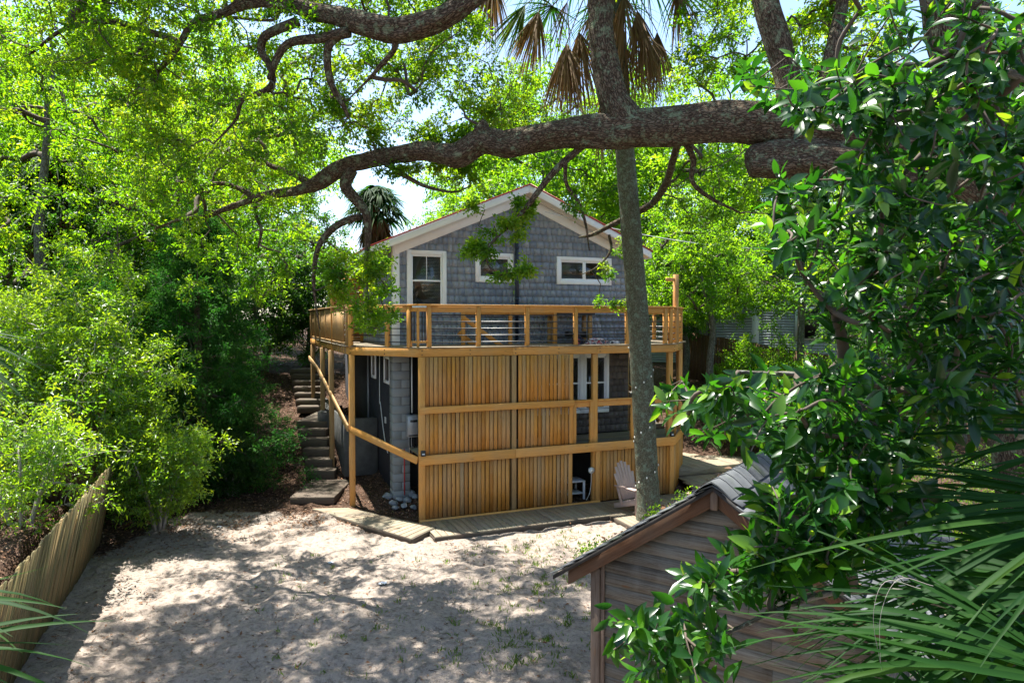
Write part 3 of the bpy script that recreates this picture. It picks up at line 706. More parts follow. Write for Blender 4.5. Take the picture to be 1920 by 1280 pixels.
ld = thing('right_landing', 'two stepped timber landings at the right corner of the deck', 'landing', AL, TH)
ld.name = 'timber_landing'
for (poly, z) in (([(6.75, -.75), (8.9, -.75), (8.9, .86), (7.25, .86)], .30), ([(7.2, .90), (9.6, .70), (9.9, 3.0), (7.9, 3.0)], .50)):
    b = MB(); x0, x1 = min(p[0] for p in poly), max(p[0] for p in poly)
    y0, y1 = min(p[1] for p in poly), max(p[1] for p in poly); x = x0
    while x < x1:
        f = min(1, max(0, (x-x0)/(max(.01, poly[3][0]-poly[0][0])))); yt = y0 + (y1-y0)*f
        b.box((x, y0, z-.035), (x+.137, yt if yt-y0 > .15 else y0+.15, z)); x += .142
    b.box((x0, y0-.03, z-.19), (x1, y0-.002, z-.003)); b.build('landing', M['deckgrey'], ld, .004)
rs = thing('right_steps', 'dark timber steps climbing behind the deck on its right side', 'steps', AL, TH); rs.name = 'side_steps'
for k in range(9):
    b = MB(); b.box((8.0, 3.0+.33*k, .5+.17*k), (9.1, 3.0+.33*k+.36, .5+.17*(k+1)-.0), None); b.build('step', M['stepwood'], rs, .006)
b = MB(); b.bar((7.95, 2.6, 1.5), (7.95, 5.9, 3.2), .04, .14); b.build('handrail', M['beam'], rs, .004)

ls = thing('timber_steps', 'long flight of dark timber steps climbing the leafy bank left of the deck', 'steps', (0, 0, 0))
px = [(573, 626, 17.8, .56), (571, 622, 18.2, .77), (567, 616, 18.6, .98), (562, 613, 18.95, 1.19), (558, 610, 19.3, 1.40)]
def step_box(xa, xb, y0, y1, z0, z1, rz=0.0):
    b = MB(); b.box((xa, y0, z0), (xb, y1, z1)); return b.build('step', M['stepwood'], ls, .008)
xs = []
for (u0, u1, Y, z) in px:
    xa, xb = at(u0, 800, Y)[0], at(u1, 800, Y)[0]; step_box(xa, xb, Y, Y+.45, z-.24, z)
step_box(at(555, 800, 19.6)[0], at(612, 800, 19.6)[0], 19.65, 21.7, 1.36, 1.58)
zz = 1.75; Y = 21.7
for k in range(7):
    u0, u1 = 556-k*2.2, 606-k*1.5; step_box(at(u0, 700, Y)[0], at(u1, 700, Y)[0], Y, Y+.5, zz-.22, zz); zz += .168; Y += .42
b = MB(); b.box((-5.25, 16.0, .15), (-4.2, 17.78, .33)); b.build('landing_slab', M['stepwood'], ls, .01)
b = MB(); b.box((at(597, 780, 19.8)[0], 19.7, 1.0), (at(620, 780, 19.8)[0], 21.2, 1.85)); b.build('concrete_curb', M['oldblock'], ls, .01)

# ------------------------------------------------------------------ stones and brick
def stone(name, loc, size, seed, mat, label, cat, group=None, sub=3, rz=0):
    b = MB(); r = random.Random(seed); pts = [Vector((r.gauss(0, 1), r.gauss(0, 1), r.gauss(0, 1))).normalized() for _ in range(11)]
    import bmesh
    bm = bmesh.new(); bmesh.ops.create_icosphere(bm, subdivisions=3, radius=1.0)
    for v in bm.verts:
        p = v.co.normalized(); d_ = 1.0
        for q_ in pts: d_ = min(d_, .72/max(.3, p.dot(q_)) if p.dot(q_) > .3 else 9)
        v.co = p*d_*(1+.05*noise.noise(p*4+Vector((seed, 0, 0)))); v.co = Vector((v.co.x*size[0], v.co.y*size[1], v.co.z*size[2]))
    me = bpy.data.meshes.new(name); bm.to_mesh(me); bm.free(); me.materials.append(M[mat]); o = bpy.data.objects.new(name, me); COL.objects.link(o)
    o.location = loc; o.rotation_euler = (r.uniform(-.3, .3), r.uniform(-.3, .3), r.uniform(0, 6)); return props(o, label, cat, group)
for k, (u, v, sz) in enumerate([(727, 943, .15), (738, 951, .13), (749, 946, .12), (757, 938, .14), (763, 947, .13), (772, 940, .14), (779, 943, .12), (742, 956, .10), (776, 954, .11), (753, 936, .12), (766, 934, .13), (758, 953, .11)]):
    P = CAMP + ray(u, v)*((.14-4.5)/ray(u, v)[2]); stone('stone', (P[0], P[1], gz(P[0], P[1])+sz*.35), (sz, sz*.8, sz*.62), 40+k, 'stone', 'pale grey angular stone in the small heap at the left corner of the slatted screen', 'stone', 'pale stones heaped beside the deck corner')
b = MB(); b.box((-.12, -.06, 0), (.12, .06, .07)); o = b.build('brick', M['brick'], None, .008); P = loc2w(-.32, .12, .03); o.location = P; o.rotation_euler = (.1, .1, .7); props(o, 'single red brick lying below the pale stones', 'brick')

# ------------------------------------------------------------------ adirondack chair
ch = thing('adirondack_chair', 'dusty pink adirondack chair on the boardwalk behind the palm trunk', 'chair', (2.84, 15.66, .103), math.atan2(-.85, .52))
def cpart(name, fn, bev=.005):
    b = MB(); fn(b); return b.build(name, M['chair'], ch, bev)
def fback(b):
    n = 7; base = Vector((-.12, 0, .26)); 
    for k in range(n):
        f = (k-(n-1)/2); ang = f*.052; hgt_ = .92 - .035*f*f*.9
        p = Vector((-.17, f*.058, .24)); q_ = p + Vector((-.36*hgt_, math.sin(ang)*hgt_*.9, .90*hgt_)); b.bar(p, q_, .074+.006, .018, up=(1, 0, .4))
cpart('backrest', fback)
cpart('seat', lambda b: [b.bar((.42-.085*k, -.26, .385-.028*k), (.42-.085*k, .26, .385-.028*k), .075, .02) for k in range(7)])
for sy in (-1, 1):
    cpart('armrest', lambda b: b.sheet([(-.34, sy*.30-.035, .565), (.40, sy*.30-.075, .60), (.44, sy*.30, .602), (.40, sy*.30+.075, .60), (-.34, sy*.30+.035, .565)], .022))
    cpart('front_leg', lambda b: b.box((.33, sy*.285-.014, 0), (.43, sy*.285+.014, .575)))
    cpart('side_rail', lambda b: b.bar((.44, sy*.262, .33), (-.42, sy*.262, .055), .025, .115))
    cpart('rear_upright', lambda b: b.bar((-.12, sy*.285, .15), (-.30, sy*.285, .56), .022, .07))
cpart('rear_brace', lambda b: b.bar((-.33, -.31, .545), (-.33, .31, .545), .05, .03))
cpart('front_apron', lambda b: b.box((.435, -.27, .27), (.455, .27, .37)))

# ------------------------------------------------------------------ fences
def board_fence(name, label, p0, p1, h, z0f, lean, mat, bw_=.115, tall=.022, zb=None):
    t_ = thing(name, label, 'fence', (0, 0, 0)); b = MB(); p0 = Vector((*p0, 0)); p1 = Vector((*p1, 0)); L = (p1-p0).length; d_ = (p1-p0)/L
    nrm = Vector((d_.y, -d_.x, 0)); n = int(L/bw_); x = 0
    for k in range(n):
        c_ = p0 + d_*(x+bw_/2); zz_ = z0f(c_.x, c_.y)
        hh_ = h + random.uniform(-tall, tall); ln = lean + random.gauss(0, .008); 
        b.bar(c_ + Vector((0, 0, zz_-.12)) + nrm*random.gauss(0, .004), c_ + nrm*(ln*hh_) + Vector((0, 0, zz_+hh_)), bw_-.006+random.uniform(-.005, .002), .019, up=tuple(nrm)); x += bw_
    b.build('boards', M[mat], t_)
    for f in (.22, .80):
        b = MB(); a = p0 + nrm*(lean*h*f-.035) + Vector((0, 0, z0f(p0.x, p0.y)+h*f)); c_ = p1 + nrm*(lean*h*f-.035) + Vector((0, 0, z0f(p1.x, p1.y)+h*f)); b.bar(a, c_, .04, .09); b.build('rail', M[mat], t_)
    k = 0
    while k*2.4 < L:
        b = MB(); c_ = p0 + d_*(k*2.4) - nrm*.10; z_ = z0f(c_.x, c_.y); b.bar(c_+Vector((0, 0, -.1)), c_ + nrm*(lean*h*.9) + Vector((0, 0, z_+h*.88)), .09, .09, up=tuple(d_)); b.build('post', M[mat], t_); k += 1
    return t_
board_fence('board_fence', 'leaning weathered board fence along the left edge of the sand yard', FB0, FB1, 1.72, lambda x, y: 0.0, .21, 'fence')
board_fence('board_fence', 'brown board fence running left behind the shrub from the far end of the leaning fence', (-14.5, 14.4), (-8.3, 13.75), 1.75, lambda x, y: .9, .0, 'fencebrown')
board_fence('board_fence', 'dark board fence on the slope between the deck and the neighbouring grey house', (6.5, 27), (12.5, 22.5), 1.8, gz, .0, 'fencebrown')

# ------------------------------------------------------------------ neighbour house
nb = thing('neighbour_house', 'pale grey clapboard neighbour house half hidden by trees on the right', 'house', (9.2, 31, 1.0), R(-14))
b = MB(); z = 0
while z < 5.4: b.box((-3.4, 0, z), (6.5, .03, z+.105)); b.box((-3.43, .03, z), (-3.4, 8, z+.105)); z += .118
s = NT('grey_clapboard'); M['clap'] = s.fin((.34, .37, .39), .7, .2); b.build('clapboard', M['clap'], nb)
b = MB(); b.box((-3.35, .035, -.8), (6.45, 8, 5.4)); b.build('wall_core', M['darkwall'], nb)
b = MB(); b.box((1.6, -.03, 1.2), (1.9, .0, 5.4)); b.box((-3.47, -.02, 0), (-3.3, .0, 5.4)); b.build('white_trim', M['white'], nb)
b = MB(); b.add([[-3.9, -.6, 5.3], [7, -.6, 5.3], [7, 4, 7.5], [-3.9, 4, 7.5], [-3.9, 8.6, 5.3], [7, 8.6, 5.3]], [(0, 1, 2, 3), (3, 2, 5, 4), (0, 3, 4), (1, 5, 2), (0, 4, 5, 1)]); b.build('roof', M['asphalt'], nb)
for x in (-1.2, 3.4):
    b = MB(); b.box((x, -.05, 2.6), (x+1.1, .002, 4.1)); wo = b.build('window', M['white'], nb); b = MB(); b.box((x+.1, -.058, 2.7), (x+1.0, -.052, 4.0)); b.build('pane', M['black'], wo)

# ------------------------------------------------------------------ shed
WX = np.array([.821, -.570]); SHA = math.atan2(-.570, .821)
shed = thing('garden_shed', 'small weathered clapboard shed with mossy shingle roof in the right foreground', 'shed', (.78, 6.5, 0), SHA)
SW = 2.42; SH = 2.16; SR = 3.0; SM = SW/2; SLEN = 3.4
def shz(x): return SR - abs(x-SM)*(SR-SH)/SM
b = MB(); z = 0; k = 0
while z < SR-.12:
    zt = z+.125
    # width available at the board's top, cut to the rake
    def span(zq):
        if zq <= SH-.02: return .10, SW-.02
        f = (zq-(SH-.02))/(SR-SH); return max(.10, f*SM+.02), SW-f*SM-.02
    a0, a1 = span(z); c0, c1 = span(zt)
    if c1-c0 < .05: break
    cuts = [0.0, 1.0] if random.random() < .45 else [0.0, random.uniform(.25, .75), 1.0]
    for q0, q1 in zip(cuts[:-1], cuts[1:]):
        e = .0015; A_, B_ = a0+(a1-a0)*q0+e, a0+(a1-a0)*q1-e; C_, D_ = c0+(c1-c0)*q0+e, c0+(c1-c0)*q1-e
        Vv = [[A_, -.020, z], [B_, -.020, z], [B_, .02, z], [A_, .02, z], [C_, -.004, zt+.012], [D_, -.004, zt+.012], [D_, .02, zt+.012], [C_, .02, zt+.012]]
        o_ = np.array([random.random()*50, random.random()*9, 0]); G = np.array([[v_[0], v_[2], v_[1]] for v_ in Vv])+o_
        b.add(Vv, [(0, 3, 2, 1), (4, 5, 6, 7), (0, 1, 5, 4), (1, 2, 6, 5), (2, 3, 7, 6), (3, 0, 4, 7)], G)
    z = zt; k += 1
sdg = b.build('siding', M['shed'], shed)
b = MB(); b.add([[.05, .03, 0], [SW-.05, .03, 0], [SW-.05, .03, SH-.05], [SM, .03, SR-.08], [.05, .03, SH-.05], [.05, SLEN, 0], [SW-.05, SLEN, 0], [SW-.05, SLEN, SH-.05], [SM, SLEN, SR-.08], [.05, SLEN, SH-.05]],
      [(0, 1, 2, 3, 4), (9, 8, 7, 6, 5), (0, 5, 6, 1), (1, 6, 7, 2), (2, 7, 8, 3), (3, 8, 9, 4), (4, 9, 5, 0)]); b.build('wall_core', M['darkwall'], shed)
b = MB(); z = 0
while z < SH-.1: b.box((.02, .1, z), (.045, SLEN, z+.12), .3); b.box((SW-.045, .1, z), (SW-.02, SLEN, z+.12), .3); z += .125
b.build('side_siding', M['shed'], shed)
b = MB(); b.box((.0, -.05, 0), (.095, .05, SH-.02)); b.build('corner_post', M['shedpost'], shed, .004)
b = MB(); b.box((.098, -.032, 0), (.135, -.001, SH+.02)); b.build('corner_strip', M['shedpost'], shed, .003)
b = MB(); b.box((SW-.03, -.05, 0), (SW+.06, .05, SH-.02)); b.build('corner_post', M['shedpost'], shed, .004)
th_s = (SR-SH)/SM
def srail(b, xa, xb, y0, y1, ztop, zbot, jit=0, tint=None):
    Vv = []
    for x_ in (xa, xb):
        zr = SR+.12 - abs(x_-SM)*th_s
        for y_ in (y0, y1):
            for d_ in (ztop, zbot): Vv.append([x_, y_, zr-d_])
    o_ = random.random()*30
    G = [[v_[0]*1.2+o_, v_[2]+v_[0]*th_s*(1 if v_[0] > SM else -1), v_[1]] for v_ in Vv]
    b.add(Vv, [(0, 2, 3, 1), (4, 5, 7, 6), (0, 1, 5, 4), (2, 6, 7, 3), (0, 4, 6, 2), (1, 3, 7, 5)], G, tint)
b = MB(); srail(b, -.22, SM, -.10, -.055, .05, .19); srail(b, SM, SW+.22, -.10, -.055, .05, .19); b.build('rake_board', M['shedtrim'], shed, .004)
b = MB(); b.box((SM-.03, -.135, SR-.10), (SM+.03, -.105, SR+.06)); b.build('ridge_beam', M['shedpost'], shed, .004)
rf = MB(); srail(rf, -.36, SM, -.15, SLEN+.2, .014, .055); srail(rf, SM, SW+.36, -.15, SLEN+.2, .014, .055); roofo = rf.build('roof', M['rooffelt'], shed)
b = MB()
for side in (0, 1):
    nrow = 13
    for r_ in range(nrow):
        f0, f1 = r_/nrow, (r_+1.35)/nrow
        if side == 0: xa, xb = -.40+(SM+.40)*f0, min(SM, -.40+(SM+.40)*f1)
        else: xa, xb = SW+.40-(SM+.40)*f0, max(SM, SW+.40-(SM+.40)*f1)
        y = -.16 - random.random()*.2
        while y < SLEN+.2:
            w_ = .28+random.random()*.08; lift = random.uniform(0, .008)+ (.012 if y < -.05 else 0)
            zr = lambda x_: SR+.12-abs(x_-SM)*th_s
            ya, yb = max(y, -.17-random.random()*.02), min(y+w_-.006, SLEN+.22)
            Vv = [[xa, ya, zr(xa)+.012+lift], [xa, yb, zr(xa)+.012+lift], [xb, yb, zr(xb)-.006+lift*.4], [xb, ya, zr(xb)-.006+lift*.4]]
            Vv += [[v_[0], v_[1], v_[2]-.009] for v_ in Vv]
            F = [(0, 1, 2, 3), (7, 6, 5, 4), (0, 4, 5, 1), (1, 5, 6, 2), (2, 6, 7, 3), (3, 7, 4, 0)]
            if side == 0: F = [f_[::-1] for f_ in F]
            if yb > ya: b.add(Vv, F)
            y += w_
# ridge caps
y = -.2
while y < SLEN+.2:
    n = 7; Vv = []
    for j in range(n):
        a = (j/(n-1)-.5)*2; x_ = SM + a*.17; z_ = SR+.145 - (abs(a)**1.4)*.17*th_s*1.05
        for yy in (y, y+.27): Vv.append([x_, yy, z_+(.012 if yy == y else 0)])
    Vv2 = [[v_[0], v_[1], v_[2]-.01] for v_ in Vv]; m_ = len(Vv)
    F = [(2*j, 2*j+1, 2*j+3, 2*j+2)[::-1] for j in range(n-1)] + [(m_+2*j, m_+2*j+1, m_+2*j+3, m_+2*j+2) for j in range(n-1)] + [(2*j, 2*j+2, m_+2*j+2, m_+2*j) for j in range(n-1)]
    b.add(Vv+Vv2, F); y += .20
b.build('shingles', M['asphalt'], roofo)

# ------------------------------------------------------------------ foliage tools
def unit(a): return a/(np.linalg.norm(a, axis=-1, keepdims=True)+1e-9)
def leaf_mesh(name, P, D, N, L, W, tint, mat, parent, fold=.25, fancy=False, curl=.25):
    """every leaf its own little folded blade; fancy ones have a midrib, an outline of six stations and a curl"""
    n = len(P); D = unit(D); B = unit(np.cross(D, N)); N = np.cross(B, D)
    L = np.broadcast_to(L, n)[:, None]; W = np.broadcast_to(W, n)[:, None]; tint = np.broadcast_to(tint, n)
    if not fancy:
        V = np.stack([P, P + D*L*.45 + B*W*.5 + N*W*fold, P + D*L - N*L*curl*.5, P + D*L*.45 - B*W*.5 + N*W*fold], 1)
        k = (np.arange(n)*4)[:, None]; F = np.concatenate([k + np.array([0, 1, 2]), k + np.array([0, 2, 3])], 1).reshape(-1)
        return raw_mesh(name, V.reshape(-1, 3), np.full(2*n, 3), F, mat, parent, np.repeat(tint, 4))
    ts = [0, .12, .32, .55, .78, .92, 1.0]; ws = [.10, .55, .95, 1.0, .66, .28, .02]; rows = []
    for t, q in zip(ts, ws):
        c = P + D*L*t - N*L*curl*t*t
        rows += [c + B*W*.5*q + N*W*fold*q, c, c - B*W*.5*q + N*W*fold*q]
    V = np.stack(rows, 1); m = len(ts); f = []
    for r in range(m-1):
        for j in (0, 1): f += [r*3+j, r*3+j+1, (r+1)*3+j+1, (r+1)*3+j]
    F = ((np.arange(n)*m*3)[:, None] + np.array(f)).reshape(-1)
    return raw_mesh(name, V.reshape(-1, 3), np.full(n*(m-1)*2, 4), F, mat, parent, np.repeat(tint, m*3), smooth=True)

def twig_prisms(A, B_, r0, r1):
    """thin three sided twigs, all at once"""
    n = len(A); D = unit(B_-A); ref = np.where(np.abs(D[:, 2:3]) > .9, [[1., 0, 0]], [[0, 0, 1.]]); U = unit(np.cross(D, ref)); Wv = np.cross(D, U); V = []
    r0 = np.broadcast_to(r0, n)[:, None]; r1 = np.broadcast_to(r1, n)[:, None]
    for P, r in ((A, r0), (B_, r1)):
        for a in (0, 2.094, 4.189): V.append(P + U*np.cos(a)*r + Wv*np.sin(a)*r)
    V = np.stack(V, 1).reshape(-1, 3); f = [0, 1, 4, 3, 1, 2, 5, 4, 2, 0, 3, 5]
    F = ((np.arange(n)*6)[:, None] + np.array(f)).reshape(-1); return V, F

def skeleton(limb_pts, C, rng_, up_pen=.0):
    """joins each leaf cluster to the nearest wood already there; returns parent index and load"""
    nodes = [np.asarray(p[:3], float) for p in limb_pts]; nl = len(nodes); X = np.array(nodes)
    d0 = np.min(np.linalg.norm(C[:, None]-X[None], axis=2), axis=1); order = np.argsort(d0)
    allp = np.vstack([X, np.zeros_like(C)]); depth = np.zeros(len(allp)); par = np.full(len(C), -1); slot = {}
    cnt = nl; idx_of = np.zeros(len(C), int)
    for o in order:
        d = np.linalg.norm(allp[:cnt]-C[o], axis=1) + depth[:cnt]*.22
        k = int(np.argmin(d)); par[o] = k; allp[cnt] = C[o]; depth[cnt] = depth[k]+np.linalg.norm(allp[k]-C[o]); idx_of[o] = cnt; cnt += 1
    load = np.ones(cnt)
    for o in order[::-1]: load[par[o]] += load[idx_of[o]]
    return allp, par, idx_of, load

def foliage(C, rad, K, m, L, W, rng_, flat=.55, droop=.25, tl=(0, 1)):
    """leaf sprays: K twiglets round each cluster centre, m leaves along each"""
    n = len(C); dirs = rng_.normal(size=(n, K, 3)); dirs[..., 2] = dirs[..., 2]*flat + .05; dirs = unit(dirs)
    rad = np.broadcast_to(rad, n)[:, None, None]; ends = C[:, None] + dirs*rad*rng_.uniform(.6, 1.15, (n, K, 1)); ends[..., 2] -= droop*rad[..., 0]*rng_.uniform(0, 1, (n, K))
    t = rng_.uniform(.22, 1.05, (n, K, m, 1)); P = C[:, None, None] + (ends-C[:, None])[:, :, None]*t
    P = P + rng_.normal(size=P.shape)*L*.55
    D = unit((ends-C[:, None]))[:, :, None]*.7 + rng_.normal(size=P.shape)*.6; D[..., 2] -= .12
    N = rng_.normal(size=P.shape)*.55; N[..., 2] += .9
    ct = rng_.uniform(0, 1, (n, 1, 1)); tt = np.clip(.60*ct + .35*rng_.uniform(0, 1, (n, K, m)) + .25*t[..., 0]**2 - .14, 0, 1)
    sz = rng_.uniform(.65, 1.25, (n*K*m))
    A = np.repeat(C[:, None], K, 1).reshape(-1, 3)
    return P.reshape(-1, 3), D.reshape(-1, 3), N.reshape(-1, 3), L*sz, W*sz, tt.reshape(-1), A, ends.reshape(-1, 3)

def bark_disp(amp, seed, fine=1.0):
    def f(a, L, r):
        o = []
        for x in a:
            p = Vector((L*2.2*fine, math.cos(x)*r*7*fine+seed, math.sin(x)*r*7*fine))
            q = Vector((L*4*fine, math.cos(x)*r*26*fine+seed, math.sin(x)*r*26*fine))
            o.append(r*(1+.17*noise.noise(Vector((L*1.1+seed, math.cos(x), math.sin(x))))) + amp*(noise.noise(p) + .55*abs(noise.noise(q))))
        return np.array(o)
    return f
def limb_mesh(name, rows, mat, parent, n=10, sub=5, amp=0.0, seed=1.0, fine=1.0):
    R_ = spline(rows, sub); b = MB(); b.tube(R_[:, :3], np.maximum(R_[:, 3], .004), n, disp=bark_disp(amp, seed, fine) if amp else None, tint=.5)
    return b.build(name, mat, parent, smooth=True), R_
def px_rows(rows): return [[*at(u, v, Y), r] for (u, v, Y, r) in rows]

def make_tree(name, label, cat, loc, limbs, C, rad, leafmat_, barkmat, twigmat, K=6, m=20, L=.07, W=.035, seed=1, group=None, flat=.55, droop=.25, r0=.006, amp=0, sides=8, twiglets=True, limb_names=None, rmax=.09, fold=.25):
    rg = np.random.default_rng(seed); t = thing(name, label, cat, loc, 0, group); off = np.array(loc, float); nodes = []
    for k, rows in enumerate(limbs):
        rr = [[p[0]-off[0], p[1]-off[1], p[2]-off[2], p[3]] for p in rows]
        nm = (limb_names[k] if limb_names else ('trunk' if k == 0 else 'limb'))
        big = rows[0][3] > .16 and amp
        o, R_ = limb_mesh(nm, rr, barkmat, t, 56 if big else sides, 22 if big else 5, amp if big else 0, seed+k*3.3)
        sel = R_[::(5 if big else 2)]; nodes += [p for p in sel if p[3] < .26 or not big] if len(limbs) > 1 else list(sel[len(sel)//4:])
    C = np.asarray(C) - off
    allp, par, idx_of, load = skeleton(nodes, C, rg); b = MB(); nl = len(nodes)
    for o in range(len(C)):
        p = allp[par[o]]; q = C[o]; d = np.linalg.norm(q-p)
        if d < .03: continue
        ra = min(rmax, r0*math.sqrt(load[idx_of[o]])*1.15); pp = par[o]; n_ = 4 if ra < .02 else 6
        rb = max(.4*r0, ra*.75); mid = (p+q)/2; off1 = rg.normal(size=3)*d*.13; off2 = rg.normal(size=3)*d*.10; off1[2] += d*.06
        rows = [[*p, ra], [*(p*.67+q*.33+off1), ra*.92], [*(p*.33+q*.67+off2), ra*.82], [*q, rb]]
        S = spline(rows, 2 if d < .8 else 3); b.tube(S[:, :3], S[:, 3], n_, cap=False, tint=rg.random())
    b.build('branches', twigmat, t, smooth=True)
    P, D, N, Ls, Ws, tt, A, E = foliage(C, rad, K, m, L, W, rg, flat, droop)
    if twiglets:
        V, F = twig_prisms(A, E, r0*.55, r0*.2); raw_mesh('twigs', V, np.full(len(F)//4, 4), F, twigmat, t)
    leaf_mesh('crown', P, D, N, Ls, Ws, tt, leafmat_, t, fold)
    return t

def region(rows, seed, excl=()):
    """clusters drawn from (u0,u1,v0,v1,Y0,Y1,n,rad) slabs of air"""
    r = np.random.default_rng(seed); C = []; Rr = []
    for (u0, u1, v0, v1, Y0, Y1, n, rad) in rows:
        k = 0
        while k < n:
            u, v, Y = r.uniform(u0, u1), r.uniform(v0, v1), r.uniform(Y0, Y1)
            k += 1
            if any(a < u < b and c < v < d for (a, b, c, d) in excl): continue
            C.append(at(u, v, Y)); Rr.append(rad*r.uniform(.7, 1.25))
    return np.array(C), np.array(Rr)
def ellipsoid(c, R3, n, seed, shell=.35):
    r = np.random.default_rng(seed); d = unit(r.normal(size=(n, 3))); q = r.uniform(shell, 1, (n, 1))**.6
    lob = 1 + .28*np.sin(d[:, :1]*4+seed)*np.cos(d[:, 1:2]*5+seed*2) + .12*np.sin(d[:, 2:]*9)
    return np.array(c) + d*q*lob*np.array(R3)

# ------------------------------------------------------------------ the great live oak
limbs = [px_rows([(1990, 1500, 8.2, .62), (1960, 900, 8.2, .55), (1930, 600, 8.1, .52), (1890, 400, 8.2, .50), (1850, 250, 8.3, .42), (1800, 60, 8.5, .36), (1760, -200, 8.7, .3), (1700, -500, 9, .2)]),
 px_rows([(1885, 345, 8.2, .44), (1780, 285, 8.4, .40), (1680, 262, 8.7, .38), (1560, 240, 9.0, .35), (1400, 230, 9.3, .315), (1250, 238, 9.6, .275), (1150, 245, 9.8, .255), (1060, 250, 10.0, .235), (1000, 262, 10.2, .215), (950, 272, 10.3, .215), (905, 264, 10.4, .20), (860, 290, 10.5, .19), (830, 288, 10.6, .155), (790, 284, 10.8, .15), (700, 298, 11.1, .145), (640, 315, 11.4, .135), (600, 342, 11.6, .13), (560, 356, 11.9, .10), (500, 366, 12.2, .075), (440, 385, 12.5, .06), (390, 405, 12.7, .045), (340, 410, 12.9, .03), (290, 430, 13, .015)]),
 px_rows([(1185, 250, 9.8, .27), (1166, 215, 9.8, .265), (1150, 185, 9.82, .225), (1140, 140, 9.85, .21), (1130, 75, 9.9, .205), (1126, 10, 10, .205), (1118, -80, 10.1, .19), (1105, -250, 10.3, .18), (1080, -450, 10.5, .12)]),
 px_rows([(1110, -180, 10.2, .20), (1040, -120, 9.6, .19), (960, -60, 9.3, .17), (880, -2, 9.2, .165), (820, 38, 9.3, .165), (750, 58, 9.5, .185), (690, 45, 9.6, .155), (640, 32, 9.8, .14), (590, 22, 9.9, .125), (530, 5, 10, .11), (470, 3, 10.2, .10), (420, 25, 10.3, .07), (365, 42, 10.5, .055), (335, 85, 10.6, .045), (300, 130, 10.7, .035), (260, 170, 10.9, .015)]),
 px_rows([(560, 40, 10, .08), (500, 66, 10, .07), (490, 95, 10.1, .065), (503, 118, 10.1, .055), (512, 150, 10.2, .05), (498, 170, 10.3, .05), (455, 188, 10.4, .035), (442, 225, 10.5, .025), (400, 270, 10.7, .012)]),
 px_rows([(655, 60, 9.7, .08), (600, 72, 9.8, .07), (545, 80, 9.9, .06), (520, 108, 10, .055), (505, 150, 10.1, .04)]),
 px_rows([(640, 62, 9.8, .07), (617, 85, 9.8, .06), (614, 120, 9.9, .055), (622, 160, 10, .05), (642, 195, 10.1, .04), (655, 222, 10.2, .02)]),
 px_rows([(742, 72, 9.5, .06), (738, 95, 9.6, .04), (712, 125, 9.8, .035), (690, 150, 10, .02), (650, 190, 10.2, .01)]),
 px_rows([(660, 318, 11.3, .10), (648, 348, 11.3, .10), (668, 375, 11.3, .09), (686, 400, 11.3, .07), (690, 440, 11.4, .06), (688, 490, 11.5, .03), (700, 520, 11.6, .012)]),
 px_rows([(676, 405, 11.3, .06), (640, 418, 11.4, .06), (612, 440, 11.5, .055), (595, 470, 11.5, .045), (588, 520, 11.6, .035), (592, 570, 11.7, .02), (600, 620, 11.8, .01)]),
 px_rows([(590, 350, 11.8, .07), (548, 325, 12, .055), (510, 312, 12.1, .045), (495, 300, 12.2, .02)]),
 px_rows([(600, 340, 11.6, .08), (640, 325, 11.4, .06), (668, 312, 11.2, .05)]),
 px_rows([(480, 370, 12.3, .05), (425, 345, 12.4, .04), (380, 352, 12.5, .035), (385, 390, 12.6, .03), (382, 410, 12.6, .02)]),
 px_rows([(480, 372, 12.3, .04), (478, 400, 12.3, .035), (490, 430, 12.3, .03), (484, 465, 12.4, .015)]),
 px_rows([(1092, 275, 10, .05), (1050, 310, 10.1, .05), (1020, 345, 10.2, .045), (990, 385, 10.3, .04), (960, 420, 10.4, .025), (925, 450, 10.5, .012)]),
 px_rows([(1060, 300, 10, .03), (1062, 345, 10.2, .03), (1085, 380, 10.4, .027), (1098, 420, 10.5, .02), (1105, 470, 10.6, .01)]),
 px_rows([(1283, 262, 9.8, .05), (1300, 300, 9.9, .045), (1298, 340, 10, .035), (1330, 370, 10.2, .03), (1390, 400, 10.4, .012)]),
 px_rows([(1275, 255, 9.8, .06), (1262, 300, 11.0, .06), (1248, 345, 13.0, .07), (1222, 382, 15.5, .08), (1180, 405, 16.1, .075), (1140, 425, 16.2, .06), (1110, 440, 16.2, .05), (1085, 445, 16.2, .02)]),
 px_rows([(1142, 440, 16.2, .035), (1145, 470, 16.2, .03), (1120, 500, 16.2, .02), (1090, 515, 16.1, .01)]),
 px_rows([(1480, 200, 9.2, .15), (1475, 140, 9.3, .17), (1455, 70, 9.4, .18), (1435, 0, 9.5, .17), (1420, -120, 9.7, .14), (1400, -300, 10, .1)]),
 px_rows([(1530, 200, 9.1, .09), (1548, 140, 9.2, .09), (1565, 70, 9.3, .085), (1580, 0, 9.5, .08), (1600, -120, 9.7, .06)]),
 px_rows([(1820, 320, 8.3, .30), (1700, 330, 8.6, .27), (1600, 312, 8.8, .26), (1500, 298, 9.0, .26), (1430, 300, 9.1, .235), (1405, 302, 9.15, .19), (1398, 303, 9.16, .05)]),
 px_rows([(700, 292, 11, .05), (760, 330, 11, .04), (800, 350, 11.1, .03), (850, 360, 11.2, .02), (880, 350, 11.2, .01)]),
 px_rows([(905, 262, 10.4, .14), (902, 240, 10.4, .13), (897, 234, 10.4, .10), (896, 233, 10.4, .02)]),
 px_rows([(1760, -150, 8.7, .25), (1500, -420, 8.5, .2), (1200, -560, 8.5, .15), (900, -600, 9, .1), (500, -560, 9.5, .07)]),
 px_rows([(340, 80, 10.6, .05), (280, 60, 10.8, .05), (200, 40, 11, .045), (120, 55, 11.2, .035), (60, 100, 11.3, .02)]),
]
